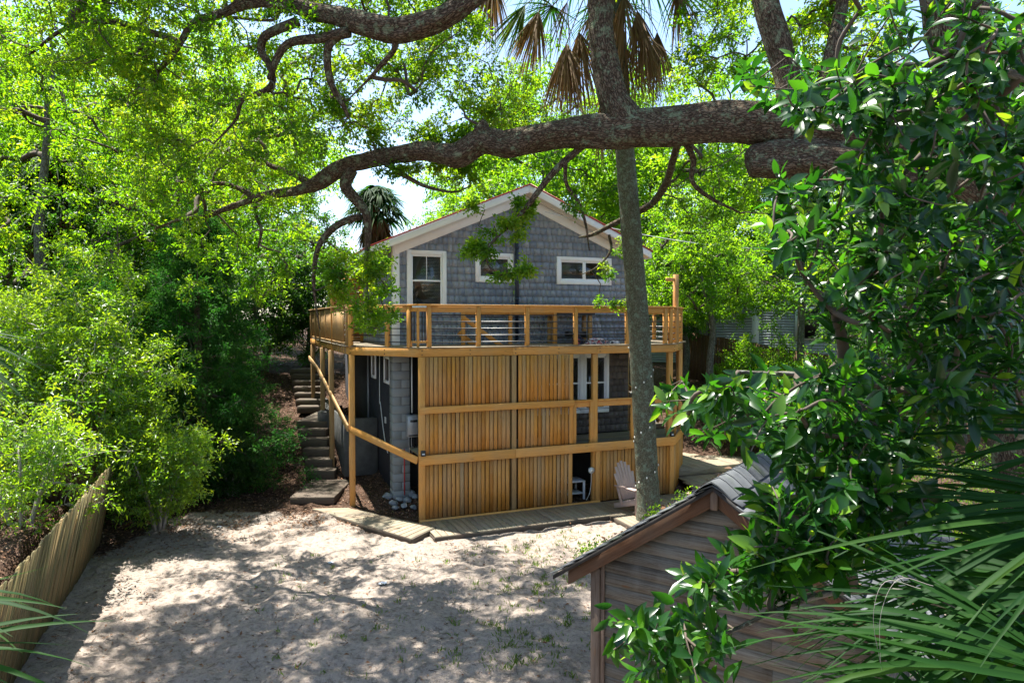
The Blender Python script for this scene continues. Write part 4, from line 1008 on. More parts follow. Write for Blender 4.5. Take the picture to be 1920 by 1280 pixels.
LN = ['trunk'] + ['limb']*(len(limbs)-1)
exc = [(590, 850, 325, 470), (1090, 1260, 230, 420), (60, 240, 150, 330), (1000, 1180, -80, 225), (900, 1050, -80, 120), (1180, 1270, -60, 180)]
C, Rd = region([
 (120, 640, -140, 330, 9.6, 14.0, 300, .42), (620, 1080, -140, 250, 10.2, 14.5, 230, .42), (-60, 300, -120, 200, 9.5, 12.5, 70, .40),
 (330, 610, 330, 560, 11.8, 14, 95, .34), (240, 520, 320, 430, 11.6, 12.6, 12, .26), (620, 900, 240, 300, 10.9, 11.6, 14, .22), (200, 420, 200, 430, 12, 15, 50, .40), (590, 740, 470, 620, 11.2, 12.6, 38, .26), (620, 700, 430, 540, 11.4, 12.4, 14, .24), (600, 700, 420, 520, 11.2, 12.2, 9, .22),
 (870, 1000, 385, 520, 10.3, 10.8, 15, .17), (930, 1000, 365, 420, 10.1, 10.8, 4, .17), (1020, 1120, 300, 420, 10.0, 11.2, 5, .16), (1125, 1180, 450, 580, 15.9, 16.3, 7, .2),
 (1180, 1420, -120, 160, 10.5, 15, 70, .36), (1240, 1480, 290, 420, 10, 14, 26, .30), (1420, 1700, -120, 150, 9.5, 13, 60, .36), (700, 900, 300, 350, 10.8, 11.6, 14, .2),
 (-300, 600, -620, -160, 9, 12.5, 60, .5), (600, 1700, -650, -180, 8.5, 12, 190, .5), (1160, 1200, 60, 120, 9.6, 9.9, 2, .15), (1090, 1110, 120, 200, 9.5, 9.7, 2, .12)], 21, exc)  # the two high slabs lie out of view, added to shade the yard
rr_ = np.random.default_rng(77); Cx = []  # unseen crown clusters, added to dapple the near sand
while len(Cx) < 250:
    q = np.array([rr_.uniform(-8.5, 3.5), rr_.uniform(8.0, 12.6), rr_.uniform(11, 13.5)])
    g_ = q - np.array([-.24, .20, .95])*q[2]/.95
    dens = .35 + .65*(vnoise(np.array([g_[0]]), np.array([g_[1]]), .8, 5)[0] > .42) if g_[1] < 10.4 else .22
    if g_[1] < 10.6 + .5*math.sin(g_[0]) and rr_.random() < dens: Cx.append(q)
G_ = C - np.array([-.24, .20, .95])*(C[:, 2:3]/.95)          # where each cluster's shade falls
clear = (G_[:, 0] > -7) & (G_[:, 0] < -.3) & (G_[:, 1] > 10.5) & (G_[:, 1] < 12.5) & (rr_.random(len(C)) < .62)  # crown thinned here so the sun reaches the middle of the sand
C = C[~clear]; Rd = Rd[~clear]
Cy = []  # further clusters added to shade the back and right of the sand
while len(Cy) < 46:
    g_ = np.array([rr_.uniform(-7.4, -2.6), rr_.uniform(12.9, 15.4), 0]); q = g_ + np.array([-.24, .20, .95])/.95*rr_.uniform(8.5, 11.5)
    if vnoise(g_[:1], g_[1:2], 1.1, 9)[0] > .38: Cy.append(q)
while len(Cy) < 76:
    g_ = np.array([rr_.uniform(-1.0, 2.6), rr_.uniform(10, 14.0), 0]); q = g_ + np.array([-.24, .20, .95])/.95*rr_.uniform(9, 12.5)
    if vnoise(g_[:1], g_[1:2], 1.3, 12)[0] > .5: Cy.append(q)
Cx += Cy
C = np.vstack([C, np.array(Cx)]); Rd = np.concatenate([Rd, np.where(np.arange(len(Cx)) < 250, .95, .42)])
for rows in limbs[:5]:
    for p in rows: p[3] *= .92
oak = make_tree('live_oak', 'huge spreading live oak with lichen spotted limbs reaching right across the yard', 'tree', (float(limbs[0][0][0]), float(limbs[0][0][1]), 0), limbs, C, Rd,
    M['oakleaf'], M['oakbark'], M['twig'], K=7, m=26, L=.072, W=.036, seed=5, amp=.030, sides=10, r0=.006, limb_names=LN)
b = MB(); P = Vector(at(899, 262, 10.15)); b.tube([P+Vector((.06, .0, 0)), P+Vector((-.02, -.08, .02)), P+Vector((-.035, -.10, .022))], [.13, .145, .12], 22, tint=.5)

# ------------------------------------------------------------------ woodland behind
def woodland(name, label, loc, H, Rc, trunk_r, n, leaf, K, m, L, seed, z0=.35, group='trees standing behind the house', lean=0, bark_='greytrunk', rad=.6, R3=None, flat=.6, cat='tree', W=None):
    x, y, z = loc; r = random.Random(seed)
    R3 = R3 or (Rc, Rc, H*(1-z0)/2*1.05); c = (x+lean, y, z+H*(1+z0)/2)
    C = ellipsoid(c, R3, n, seed); tr = [[x, y, z-.3, trunk_r*1.25], [x+lean*.2+r.uniform(-.2, .2), y, z+H*.2, trunk_r], [x+lean*.5+r.uniform(-.3, .3), y+r.uniform(-.2, .2), z+H*.45, trunk_r*.8], [x+lean*.8, y, z+H*.7, trunk_r*.5], [x+lean, y, z+H*.9, trunk_r*.15]]
    return make_tree(name, label, cat, loc, [tr], C, rad, M[leaf], M[bark_], M['twig'], K=K, m=m, L=L, W=W or L*.5, seed=seed, group=group, r0=.012, rmax=trunk_r*.6, sides=10, twiglets=False, flat=flat)
wa = woodland('woodland_tree', 'tall bright leaved tree seen above the left roof slope of the house', (-13.2, 31, 3.0), 13.5, 5.0, .28, 330, 'bgleaf', 6, 24, .17, 31, .15, rad=.85)
wb = woodland('woodland_tree', 'broad bright tree right behind the roof ridge of the house', (1.5, 30, 2.9), 12, 5.2, .3, 340, 'bgleaf', 6, 24, .17, 32, .18, rad=.85)
def place(src, x, y, sc_, rz, label):
    c = copy_tree(src); c.location = (x, y, gz(x, y)-.1); c.scale = (sc_, sc_, sc_); c.rotation_euler = (0, 0, rz); c['label'] = label; return c
place(wa, 8.5, 31, 1.0, 2.1, 'bright tree to the right of the palm trunk above the right roof slope')
place(wb, 14.5, 34, 1.15, 4.0, 'tall tree rising behind the neighbouring grey house')
place(wa, -18.0, 27, 1.05, 1.0, 'tall tree at the left behind the dark cedar')
place(wb, -21, 25, 1.0, 5.2, 'large tree at the far left edge behind the fan palm')
place(wa, 21, 28, 1.1, 3.3, 'tree far right behind the glossy broad leaved branches')
place(wb, 20, 18, .95, .6, 'tree at the right edge beyond the garden shed')
place(wa, -18.5, 44, 1.3, 4.5, 'distant tall tree furthest back on the left')
place(wb, 6, 46, 1.35, 2.7, 'distant tall tree furthest back behind the ridge')
place(wb, -1.5, 50, 1.05, 1.3, 'distant tree seen just over the left roof slope')
place(wa, -23, 15, .9, .4, 'tree beyond the brown fence at the left edge')
place(wb, 28, 40, 1.4, 2.2, 'distant tree at the far right background')
place(wa, -30, 38, 1.4, 2.9, 'distant tree at the far left background')
woodland('young_oak', 'loose bright green oak filling the left beyond the shrubs', (-12.5, 18.5, 2.0), 10.5, 4.3, .17, 300, 'oakleaf', 6, 26, .10, 41, .1, group=None, rad=.62)
woodland('young_oak', 'leafy oak crown hanging over the cedar at the left of the house', (-9.4, 20.5, 2.4), 10.5, 3.0, .17, 240, 'oakleaf', 6, 26, .09, 42, .40, group=None, rad=.55)
woodland('understory_tree', 'small sunlit tree with leaning pale trunk right of the deck', (6.9, 22.5, 1.4), 6.6, 2.4, .12, 170, 'bgleaf', 6, 26, .10, 43, .42, group=None, lean=-.9, rad=.5)
woodland('understory_tree', 'sunlit loose tree with ivy covered trunk before the grey neighbour house', (10.2, 24, 1.9), 6.8, 2.7, .13, 190, 'bgleaf', 6, 26, .10, 44, .38, group=None, rad=.5)
woodland('understory_tree', 'darker tree right of the neighbour house trim behind the glossy leaves', (13.2, 20, 1.2), 7.5, 3.2, .15, 220, 'dullleaf', 6, 26, .10, 45, .25, group=None, rad=.55)
woodland('understory_tree', 'small dark tree directly behind the right end of the deck rail', (6.4, 25.5, 2.2), 5.6, 1.7, .10, 130, 'dullleaf', 6, 26, .10, 46, .30, group=None, rad=.5)
woodland('understory_tree', 'green tree behind the garden shed and the glossy branches', (8.6, 13.8, .1), 6.2, 2.5, .11, 170, 'dullleaf', 6, 26, .09, 47, .35, group=None, rad=.5)
# leaning pale limb right of the deck
# ------------------------------------------------------------------ cedars
def cedar(label, x, y, H, Rb, n, seed, z0=.06):
    rg = np.random.default_rng(seed); z = gz(x, y); h = rg.uniform(z0, 1, n)**1.15; a = rg.uniform(0, 6.283, n); rr = Rb*(1-h)**.6*rg.uniform(.40, 1.15, n)*(1+.35*np.sin(a*3+seed+h*7)) + .08
    C = np.stack([x+np.cos(a)*rr, y+np.sin(a)*rr, z+h*H - rr*.12], 1)
    tr = [[x, y, z-.3, .16], [x+.05, y, z+H*.3, .13], [x-.04, y+.03, z+H*.6, .08], [x, y, z+H*.97, .015]]
    t = make_tree('red_cedar', label, 'tree', (x, y, z), [tr], C, .42, M['cedar'], M['oakbark'], M['twig'], K=9, m=26, L=.085, W=.022, seed=seed, flat=.8, droop=.35, r0=.006, twiglets=False, sides=9, fold=.1)
    return t
cedar('tall dark green cedar, pointed tip, left of the timber steps', -7.9, 17.2, 6.9, 2.15, 430, 51)
cedar('dark cedar standing behind the pointed one near the top of the steps', -9.3, 19.6, 6.4, 2.3, 330, 52)
cedar('low dark cedar at the left behind the wax myrtles', -10.3, 16.4, 5.2, 2.2, 280, 53)
for k_, (x_, y_, H_, R_, lab_) in enumerate([(-9.3, 25.5, 5.0, 2.5, 'shady tree closing the view at the top of the timber steps'), (-13.5, 23.5, 7.5, 3.0, 'shady tree behind the cedars on the left bank'), (-5.0, 27.5, 4.6, 2.2, 'low shady tree behind the left side deck'), (-8.3, 27.5, 5.6, 2.6, 'leafy tree closing the gap behind the deck corner and the small palm'), (-11.5, 20.8, 6.0, 2.4, 'dark round tree between the cedar and the young oak')]):
    woodland('understory_tree', lab_, (x_, y_, gz(x_, y_)), H_, R_, .12, 190, 'dullleaf', 6, 26, .11, 140+k_, .12, group=None, rad=.55)

# ------------------------------------------------------------------ shrubs
def shrub(name, label, cat, x, y, z, R3, n, seed, leaf='myrtle', L=.092, K=6, m=17, rad=.36, pale=True, W=None, flat=.7, stems=6, twl=True):
    rg = np.random.default_rng(seed); C = ellipsoid((x, y, z+R3[2]*.95), R3, n, seed, .25); C = C[C[:, 2] > z+.1]; limbs_ = []
    for k in range(stems):
        a = k*6.283/stems+seed; q = R3[0]*.45
        limbs_.append([[x+math.cos(a)*.08, y+math.sin(a)*.08, z-.2, .035], [x+math.cos(a)*q*.5, y+math.sin(a)*q*.5, z+R3[2]*.5, .026], [x+math.cos(a)*q, y+math.sin(a)*q, z+R3[2]*1.1, .012]])
    return make_tree(name, label, cat, (x, y, z), limbs_, C, rad, M[leaf], M['paletwig'], M['paletwig' if pale else 'twig'], K=K, m=m, L=L, W=W or L*.36, seed=seed, flat=flat, r0=.004, sides=6, twiglets=twl, limb_names=['stem']*stems)
shrub('wax_myrtle', 'big bright wax myrtle spilling over the leaning board fence', 'shrub', -9.3, 14.2, .9, (2.4, 1.3, 2.4), 420, 61)
shrub('wax_myrtle', 'bright leafy shrub at the left edge behind the brown fence', 'shrub', -12.4, 15.0, 1.2, (2.6, 1.5, 2.6), 330, 62)
shrub('wax_myrtle', 'low glossy shrub drooping over the far end of the board fence', 'shrub', -7.2, 13.8, .45, (1.25, .9, 1.15), 170, 63, pale=False, L=.08)
shrub('wax_myrtle', 'pale twigged shrub just behind the near part of the board fence', 'shrub', -8.2, 11.3, 1.0, (1.4, 1.5, 1.2), 110, 64, m=12)
shrub('understory_shrub', 'dark shrub on the leafy bank beside the lower steps', 'shrub', -6.9, 16.7, .3, (.85, .7, .8), 100, 65, 'dullleaf', L=.10, pale=False)
shrub('understory_shrub', 'dark green shrub low on the bank between cedar and sand', 'shrub', -8.3, 16.0, .2, (.9, .6, .6), 80, 66, 'dullleaf', L=.10, pale=False)
shrub('understory_shrub', 'shrub half way up the bank left of the upper steps', 'shrub', -8.1, 18.6, .8, (.8, .7, .8), 80, 67, 'dullleaf', L=.10, pale=False)
shrub('understory_shrub', 'rounded broad leaved shrub right of the deck below the clapboard wall', 'shrub', 7.6, 20.0, .8, (1.3, 1.0, 1.1), 120, 68, 'myrtle', L=.13, pale=False, m=14)
shrub('understory_shrub', 'bright leafy shrub hiding the neighbour fence right of the deck posts', 'shrub', 8.3, 22.4, 1.2, (1.5, 1.0, 1.5), 150, 168, 'bgleaf', L=.11, pale=False, m=16)
shrub('understory_shrub', 'bright leafy shrub below the white trim of the clapboard house', 'shrub', 11.3, 21.5, 1.1, (1.9, 1.0, 1.7), 170, 169, 'bgleaf', L=.11, pale=False, m=16)
shrub('understory_shrub', 'leafy shrub beside the timber landing right of the steps', 'shrub', 8.4, 17.5, .2, (1.2, 1.0, 1.3), 130, 69, 'myrtle', L=.10, pale=False)
shrub('understory_shrub', 'small leaved shrub beyond the shed seen below the glossy branches', 'shrub', 7.0, 11.0, 0, (1.6, 1.4, 1.3), 150, 70, 'myrtle', L=.06, pale=True)
shrub('understory_shrub', 'loose shrub at the right edge beyond the shed', 'shrub', 9.6, 9.6, 0, (1.6, 1.4, 1.5), 120, 71, 'myrtle', L=.07, pale=True)

# ------------------------------------------------------------------ palms
def fan(b, hub, axis, nrm, R_, nb, spread, wid, droop, rg, seg=7, conev=0.0, t0=None, dead=False, lenv=.12):
    """palm fan: nb tapering blades spread about the petiole axis; droop pulls tips down"""
    hub = np.array(hub, float); ax = unit(np.array(axis, float)); nr = np.array(nrm, float); nr = unit(nr - ax*(nr@ax)); sd = np.cross(nr, ax)
    for k in range(nb):
        f = (k+.5)/nb*2-1; a = f*spread + rg.normal(0, .03); L = R_*(1-.28*abs(f)**1.5)*(1+rg.normal(0, lenv)); d = ax*math.cos(a) + sd*math.sin(a) + nr*rg.normal(0, .05+conev); d = unit(d)
        n_ = unit(nr + sd*.5*rg.normal()*(.3+conev)); t = np.linspace(0, 1, seg+1)[:, None]
        bend = droop*(1+.5*rg.normal()); c = hub + d*L*t + np.array([0, 0, -1.])*bend*L*t**2.4 + rg.normal(size=3)*.02*L*t**2
        side = unit(np.cross(d, n_)); w_ = wid*(np.array([.25, .75, 1, .95, .8, .55, .28, .03]) if seg == 7 else np.interp(np.linspace(0, 1, seg+1), [0, .2, .6, 1], [.3, .9, .9, .03]))[:, None]*.5
        tw = rg.normal(0, .35)*t; sdv = side*np.cos(tw) + n_*np.sin(tw)
        V = np.concatenate([c - sdv*w_ + n_*w_*.35, c, c + sdv*w_ + n_*w_*.35]); m = seg+1; F = []
        for q in range(seg): F += [(q, q+1, m+q+1, m+q), (m+q, m+q+1, 2*m+q+1, 2*m+q)]
        b.add(V, F, None, rg.uniform(0, .75) if t0 is None else np.clip(rg.normal(t0, .15), 0, 1))
def petiole(b, p, q, r=.012, sag=.1):
    p = np.array(p, float); q = np.array(q, float); mid = (p+q)/2 + np.array([0, 0, sag*np.linalg.norm(q-p)]); S = spline([p, mid, q], 5); b.tube(S, np.linspace(r*1.4, r*.7, len(S)), 6, cap=False, tint=.5)
def cabbage_palm(name, label, rows, R_, nf, ndead, seed, sc_=1.0, wid=.035, dead_px=None, amp=.006, seg=7):
    rg = np.random.default_rng(seed); base = rows[0]; t = thing(name, label, 'palm tree', (base[0], base[1], base[2])); off = np.array(base[:3])
    rr = [[*(np.array(p[:3])-off), p[3]] for p in rows]; S = spline(rr, 26); b = MB()
    def dsp(a, L, r): return r*(1 + .035*noise.noise(Vector((L*1.5, 0, seed)))) + amp*np.array([noise.noise(Vector((L*9, math.cos(x)*2.2, math.sin(x)*2.2+seed)))*1.2 + .6*noise.noise(Vector((L*24, math.cos(x)*r*16, math.sin(x)*r*16))) for x in a])
    b.tube(S[:, :3], S[:, 3], 40 if amp > .004 else 14, disp=dsp, tint=.5); b.build('trunk', M['palmbark'], t, smooth=True)
    top = np.array(rr[-1][:3]); g_ = MB(); d_ = MB(); pt = MB()
    for k in range(nf):
        a = k*2.399 + rg.normal(0, .1); el = math.pi/2*(1-(k+.5)/nf)*1.1 - .15; dr = np.array([math.cos(a)*math.cos(el), math.sin(a)*math.cos(el), math.sin(el)])
        hub = top + dr*R_*.75*rg.uniform(.8, 1.1) - np.array([0, 0, .25*R_*(1-max(0, el))]); petiole(pt, top, hub, .018*sc_)
        fan(g_, hub, dr*np.array([1, 1, .3]) - np.array([0, 0, .35]), np.array([0, 0, 1.]), R_*.8, 34, 1.75, wid, .45, rg, seg)
    for k in range(ndead):
        a = rg.uniform(0, 6.283); hub = top + np.array([math.cos(a)*R_*rg.uniform(.2, .5), math.sin(a)*R_*rg.uniform(.2, .5), -R_*rg.uniform(.3, 1.0)]); petiole(pt, top, hub, .012*sc_, .15)
        fan(d_, hub, (math.cos(a)*.25, math.sin(a)*.25, -1), (math.cos(a), math.sin(a), .2), R_*.75, 30, .50, wid*.8, .15, rg, seg, conev=.22)
    if dead_px:
        for (hub, axx, R2, nb, sp, tn, mt) in dead_px:
            hub = np.array(hub)-off; petiole(pt, top + (hub-top)*.08, hub, .013, .12); fan(d_ if mt else g_, hub, axx, (0.2, -1, .1), R2, int(nb*1.7), sp, wid*.75, .12, rg, 7, conev=.25, t0=tn)
    g_.build('fronds', M['palmblade'], t); 
    if d_.n: d_.build('dead_fronds', M['deadblade'], t)
    pt.build('petioles', M['deadblade'], t, smooth=True)
    return t
pr = [[3.01, 14.92, -.2, .30], [3.02, 14.95, .15, .275], [3.02, 14.97, .5, .255], [2.98, 15, 1.2, .245], [2.90, 15.0, 2.6, .245], [2.80, 15.0, 4.2, .235], [2.68, 15.0, 5.6, .225], [2.56, 15.0, 7.0, .215], [2.44, 15.0, 8.4, .205], [2.30, 15.0, 10, .20], [2.15, 15.0, 11.6, .20], [2.1, 15, 12.2, .16]]
dp = [(at(1010, 22, 14.4), (-.28, 0, -1), 1.45, 46, .45, .4, 1), (at(985, 10, 14.3), (-.6, 0, -1), 1.3, 26, .45, .8, 0), (at(1062, 82, 14.2), (-.02, 0, -1), 1.65, 64, .42, .35, 1), (at(1085, 60, 14.6), (.1, 0, -1), 1.8, 46, .35, .5, 1), (at(925, -40, 14.2), (-.1, 0, -1), 1.4, 44, .45, .45, 1),
      (at(1195, 20, 14.6), (.1, 0, -1), 1.9, 50, .35, .4, 1), (at(1232, 60, 14.8), (.05, 0, -1), 1.5, 34, .3, .5, 1), (at(1130, 180, 14.9), (0, 0, -1), 1.4, 34, .25, .3, 1), (at(1270, -20, 14.8), (.1, 0, -1), 1.3, 34, .35, .5, 1), (at(1170, -10, 14.3), (0, 0, -1), 1.5, 34, .35, .6, 1)]
cabbage_palm('cabbage_palm', 'tall curved cabbage palm rising through the boardwalk with brown hanging fronds', pr, 2.0, 24, 8, 71, dead_px=dp)
def simple_palm(label, u, v, Y, zb, R_, seed, lean=0, nd=9, nf=24):
    T_ = at(u, v, Y); x, y, z = T_; rows = [[x+lean, y, zb, .24], [x+lean*.7, y, zb+(z-zb)*.35, .2], [x+lean*.3, y, zb+(z-zb)*.7, .18], [x, y, z, .17]]
    return cabbage_palm('cabbage_palm', label, rows, R_, nf, nd, seed, amp=.003, wid=.07, seg=5)
simple_palm('distant cabbage palm with shaggy dead fronds over the left roof corner', 705, 392, 27, 2.5, 1.0, 72, nd=26, nf=26)
simple_palm('sunlit yellow green fan palm at the far left above the myrtles', 112, 365, 22, 1.5, 1.6, 73)

# string lights wound round the palm
sl_ = thing('string_lights', 'string of small white bulbs wound around the palm trunk', 'string lights', (3.02, 14.97, .1)); off = np.array([3.02, 14.97, .1])
def palm_axis(z): a = np.array(pr); return np.array([np.interp(z, a[:, 2], a[:, 0]), np.interp(z, a[:, 2], a[:, 1]), z]), float(np.interp(z, a[:, 2], a[:, 3]))
pts = []
for k in range(150):
    z = .35 + k*.0245; c_, r_ = palm_axis(z); a = k*.15; pts.append(c_ + np.array([math.cos(a), math.sin(a), 0])*(r_+.014) - off)
b = MB(); b.tube(pts, .004, 4); b.build('cord', M['black'], sl_)
for k in range(0, 150, 5):
    b = MB(); p = pts[k]; b.tube([p+np.array([0, 0, .012]), p, p-np.array([0, 0, .022]), p-np.array([0, 0, .034])], [.006, .013, .015, .004], 8); b.build('bulb', M['bulb'], sl_, smooth=True)

# palmettos close to the camera
def threads(t, hubs, seed):
    r = np.random.default_rng(seed); b = MB()
    for (u, v, Y) in hubs:
        p = np.array(at(u, v, Y))-np.array(t.location); q = p + np.array([r.uniform(-.10, .03), r.uniform(-.03, .03), -r.uniform(.18, .34)])
        S = spline([p + np.array([.10, 0, -.02]), p, (p*.6+q*.4)+np.array([-.03, 0, 0]), q], 6); b.tube(S, np.linspace(.0009, .0005, len(S)), 4, cap=False, tint=.5)
    b.build('leaf_threads', M['paletwig'], t, smooth=True)
def palmetto(name, label, fans_, seed, base, wid=.024):
    rg = np.random.default_rng(seed); t = thing(name, label, 'palmetto', base); off = np.array(base, float)
    for (hub, axx, nr, R_, nb, sp, dr) in fans_:
        hub = np.array(hub)-off; b = MB(); fan(b, hub, axx, nr, R_, int(nb*1.3), sp, wid, dr, rg, 7, t0=.25); b.build('fan_leaf', M['palmblade'], t, smooth=True); b = MB(); petiole(b, (rg.normal(0, .05), rg.normal(0, .05), .2), hub, .012, .05); b.build('petiole', M['palmblade'], t, smooth=True)
    return t
palmetto('saw_palmetto', 'long green palmetto fans arching in at the lower right corner', [
    (at(2120, 960, 2.3), (-1, .1, .05), (.1, -.3, 1), 1.10, 26, 1.0, .25), (at(2080, 1120, 2.1), (-1, .25, -.05), (.0, -.5, 1), 1.0, 28, 1.0, .30), (at(2050, 1290, 1.9), (-1, .1, .25), (.1, -.6, 1), .95, 28, 1.0, .3),
    (at(2170, 1180, 2.6), (-1, -.1, .15), (-.1, -.4, 1), 1.25, 26, .9, .25), (at(1960, 1400, 2.2), (-.9, .2, .45), (.2, -.8, .7), .9, 24, .9, .3), (at(2140, 820, 2.7), (-1, .1, -.02), (0, -.4, 1), 1.1, 18, .7, .2), (at(1820, 1460, 2.6), (-.7, .1, .55), (.2, -.8, .6), .9, 20, .9, .35),
    (at(2090, 1060, 3.0), (-.9, .3, -.3), (.1, -.6, 1), 1.2, 26, 1.1, .25), (at(2100, 1000, 3.4), (-1, .2, -.25), (.1, -.7, 1), 1.5, 30, 1.1, .25), (at(2000, 1250, 3.2), (-1, .2, .0), (.1, -.7, 1), 1.4, 30, 1.1, .25), (at(1900, 1400, 3.3), (-.8, .2, .4), (.1, -.8, .8), 1.3, 30, 1.1, .25), (at(2150, 1120, 3.6), (-1, .1, -.1), (.1, -.6, 1), 1.6, 32, 1.1, .25)], 81, (3.3, 2.2, 0))
palmetto('saw_palmetto', 'few palmetto blades reaching in at the lower left edge', [(at(-190, 1130, 2.4), (1, .1, .12), (0, -.4, 1), .60, 7, .4, .25), (at(-210, 1230, 2.2), (1, .2, .05), (0, -.4, 1), .62, 6, .35, .2)], 82, (-2.6, 2.2, 0), .022)
palmetto('saw_palmetto', 'dark palmetto blades entering at the middle of the left edge', [(at(-170, 610, 2.4), (1, .1, -.3), (0, -.6, 1), .46, 9, .5, .25)], 83, (-2.9, 2.2, 1.0), .024)
threads([o for o in COL.objects if o.name.startswith('saw_palmetto')][0], [(1660, 1090, 1.9), (1685, 1085, 1.95)], 5)
for k, (x, y, lab) in enumerate([(-6.0, 16.4, 'small palmetto at the foot of the bank near the landing slab'), (-7.2, 16.1, 'little palmetto in the leaf litter below the cedar'), (-6.4, 18.6, 'fern like palmetto arching toward the middle steps'), (-8.9, 15.7, 'small pale palmetto at the left of the bank')]):
    z = gz(x, y); fs = []
    for j in range(7):
        a = j*.9+k; e = .5; fs.append(((x+math.cos(a)*.28, y+math.sin(a)*.28, z+.42), (math.cos(a), math.sin(a), .35), (-math.cos(a)*.3, -math.sin(a)*.3, 1), .42, 13, 1.1, .3))
    palmetto('dwarf_palmetto', lab, fs, 90+k, (x, y, z), .022)

# ------------------------------------------------------------------ glossy broad leaved tree at the right, close to the camera
blobs = [(1540, 165, 130, 50, 14), (1700, 70, 80, 70, 7), (1850, 60, 100, 110, 18), (1640, 200, 120, 50, 22), (1790, 210, 120, 80, 28), (1900, 260, 80, 130, 24), (1590, 345, 130, 40, 16), (1740, 350, 120, 70, 28), (1500, 430, 70, 60, 13), (1640, 460, 110, 80, 28), (1790, 470, 110, 90, 34), (1900, 480, 60, 120, 22),
         (1560, 560, 60, 40, 6), (1720, 590, 130, 50, 18), (1860, 620, 90, 70, 16), (1310, 735, 60, 34, 11), (1400, 755, 80, 50, 18), (1510, 770, 90, 60, 24), (1630, 725, 100, 60, 26), (1760, 700, 110, 60, 26), (1880, 730, 70, 80, 16), (1480, 840, 60, 30, 9), (1570, 850, 90, 50, 16), (1690, 830, 90, 50, 14),
         (1500, 950, 50, 45, 9), (1425, 1035, 45, 35, 8), (1330, 1075, 50, 40, 7), (1440, 1080, 60, 35, 7), (1210, 1185, 50, 30, 8), (1290, 1180, 50, 40, 8), (1250, 1250, 60, 35, 8), (1560, 1000, 60, 35, 12), (1500, 1040, 70, 35, 8), (1600, 900, 70, 40, 12), (1450, 960, 30, 40, 6), (1700, 940, 50, 40, 6), (1590, 1010, 60, 40, 7)]
rg = np.random.default_rng(101); C = []
for (u, v, ru, rv, n) in blobs:
    for k in range(int(n*(1.65 if v < 520 else 1.6))):
        uu, vv = u+ru*np.clip(rg.normal(0, .6), -1.2, 1.2), v+rv*np.clip(rg.normal(0, .6), -1.2, 1.2)
        C.append(at(uu, vv, rg.uniform(2.5, 4.6) if v < 900 else rg.uniform(2.4, 3.1)))
for k in range(60): C.append(at(rg.uniform(1900, 2200), rg.uniform(-200, 900), rg.uniform(2.8, 4.5)))
for k in range(60): C.append(at(rg.uniform(1600, 2100), rg.uniform(-450, -50), rg.uniform(2.8, 4.5)))  # crown above the view, added to shade the right foreground
C = np.array(C)
mt = thing('cherry_laurel', 'glossy dark broad leaved tree filling the right foreground over the shed', 'tree', (4.4, 3.6, 0)); off = np.array([4.4, 3.6, 0])
wood_rows = [[[4.4, 3.6, -.1, .12], [4.3, 3.6, 1.5, .11], [4.15, 3.6, 3.2, .10], [4.0, 3.6, 5.0, .07], [3.8, 3.6, 6.5, .03]],
             [[4.2, 3.6, 2.6, .05], [3.4, 3.5, 3.4, .04], [2.6, 3.4, 3.9, .028], [1.7, 3.3, 4.2, .016], [1.1, 3.3, 4.25, .008]],
             [[4.3, 3.6, 2.0, .05], [3.3, 3.3, 2.6, .04], [2.3, 3.1, 3.1, .028], [1.5, 3.0, 3.3, .016], [.8, 2.9, 3.1, .007]],
             [[4.1, 3.6, 4.2, .05], [3.3, 3.5, 5.2, .035], [2.5, 3.4, 5.7, .022], [1.6, 3.4, 5.75, .01]]]
nodes = []
for k, r_ in enumerate(wood_rows):
    rr = [[p[0]-off[0], p[1]-off[1], p[2]-off[2], p[3]] for p in r_]; o, S = limb_mesh('trunk' if k == 0 else 'limb', rr, M['greytrunk'], mt, 12, 8); nodes += list(S[::2] if k else S[8:])
Cl = C-off; allp, par, idx_of, load = skeleton(nodes, Cl, rg); b = MB(); PD = np.zeros_like(Cl)
for o in range(len(Cl)):
    p = allp[par[o]]; q = Cl[o]; d = np.linalg.norm(q-p); PD[o] = unit(q-p); ra = min(.03, .0028*math.sqrt(load[idx_of[o]])*1.3)
    S = spline([[*p, ra], [*(p*.6+q*.4+rg.normal(size=3)*d*.08), ra*.9], [*q, max(.0018, ra*.7)]], 4); b.tube(S[:, :3], S[:, 3], 6, cap=False)
b.build('branches', M['twig'], mt, smooth=True)
nl = 11; n = len(Cl); ax = unit(PD*.9 + np.array([-.15, -.2, .25]) + rg.normal(size=(n, 3))*.35)
U = unit(np.cross(ax, rg.normal(size=(n, 3)))); Wv = np.cross(ax, U); P = []; D = []; N = []; T_ = []; Ls = []
for k in range(nl):
    a = k*2.4+rg.normal(0, .25, n); f = k/nl; side = U*np.cos(a)[:, None] + Wv*np.sin(a)[:, None]
    P.append(Cl - ax*(.15*(1-f)*rg.uniform(.8, 1.3, n))[:, None] + rg.normal(size=(n, 3))*.006); dd_ = side*(1-.55*f) + ax*(.25+.9*f); dd_[:, 2] -= .30*(1-f); D.append(dd_ + rg.normal(size=(n, 3))*.12)
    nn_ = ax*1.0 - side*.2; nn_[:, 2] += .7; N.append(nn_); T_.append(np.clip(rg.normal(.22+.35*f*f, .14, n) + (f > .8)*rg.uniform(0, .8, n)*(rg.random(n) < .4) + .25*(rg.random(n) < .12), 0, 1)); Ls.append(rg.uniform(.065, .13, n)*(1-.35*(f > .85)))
P, D, N, T_, Ls = np.concatenate(P), np.concatenate(D), np.concatenate(N), np.concatenate(T_), np.concatenate(Ls)
leaf_mesh('crown', P, D, N, Ls, Ls*rg.uniform(.32, .42, len(Ls)), T_, M['magnolia'], mt, fold=.16, fancy=True, curl=.22)

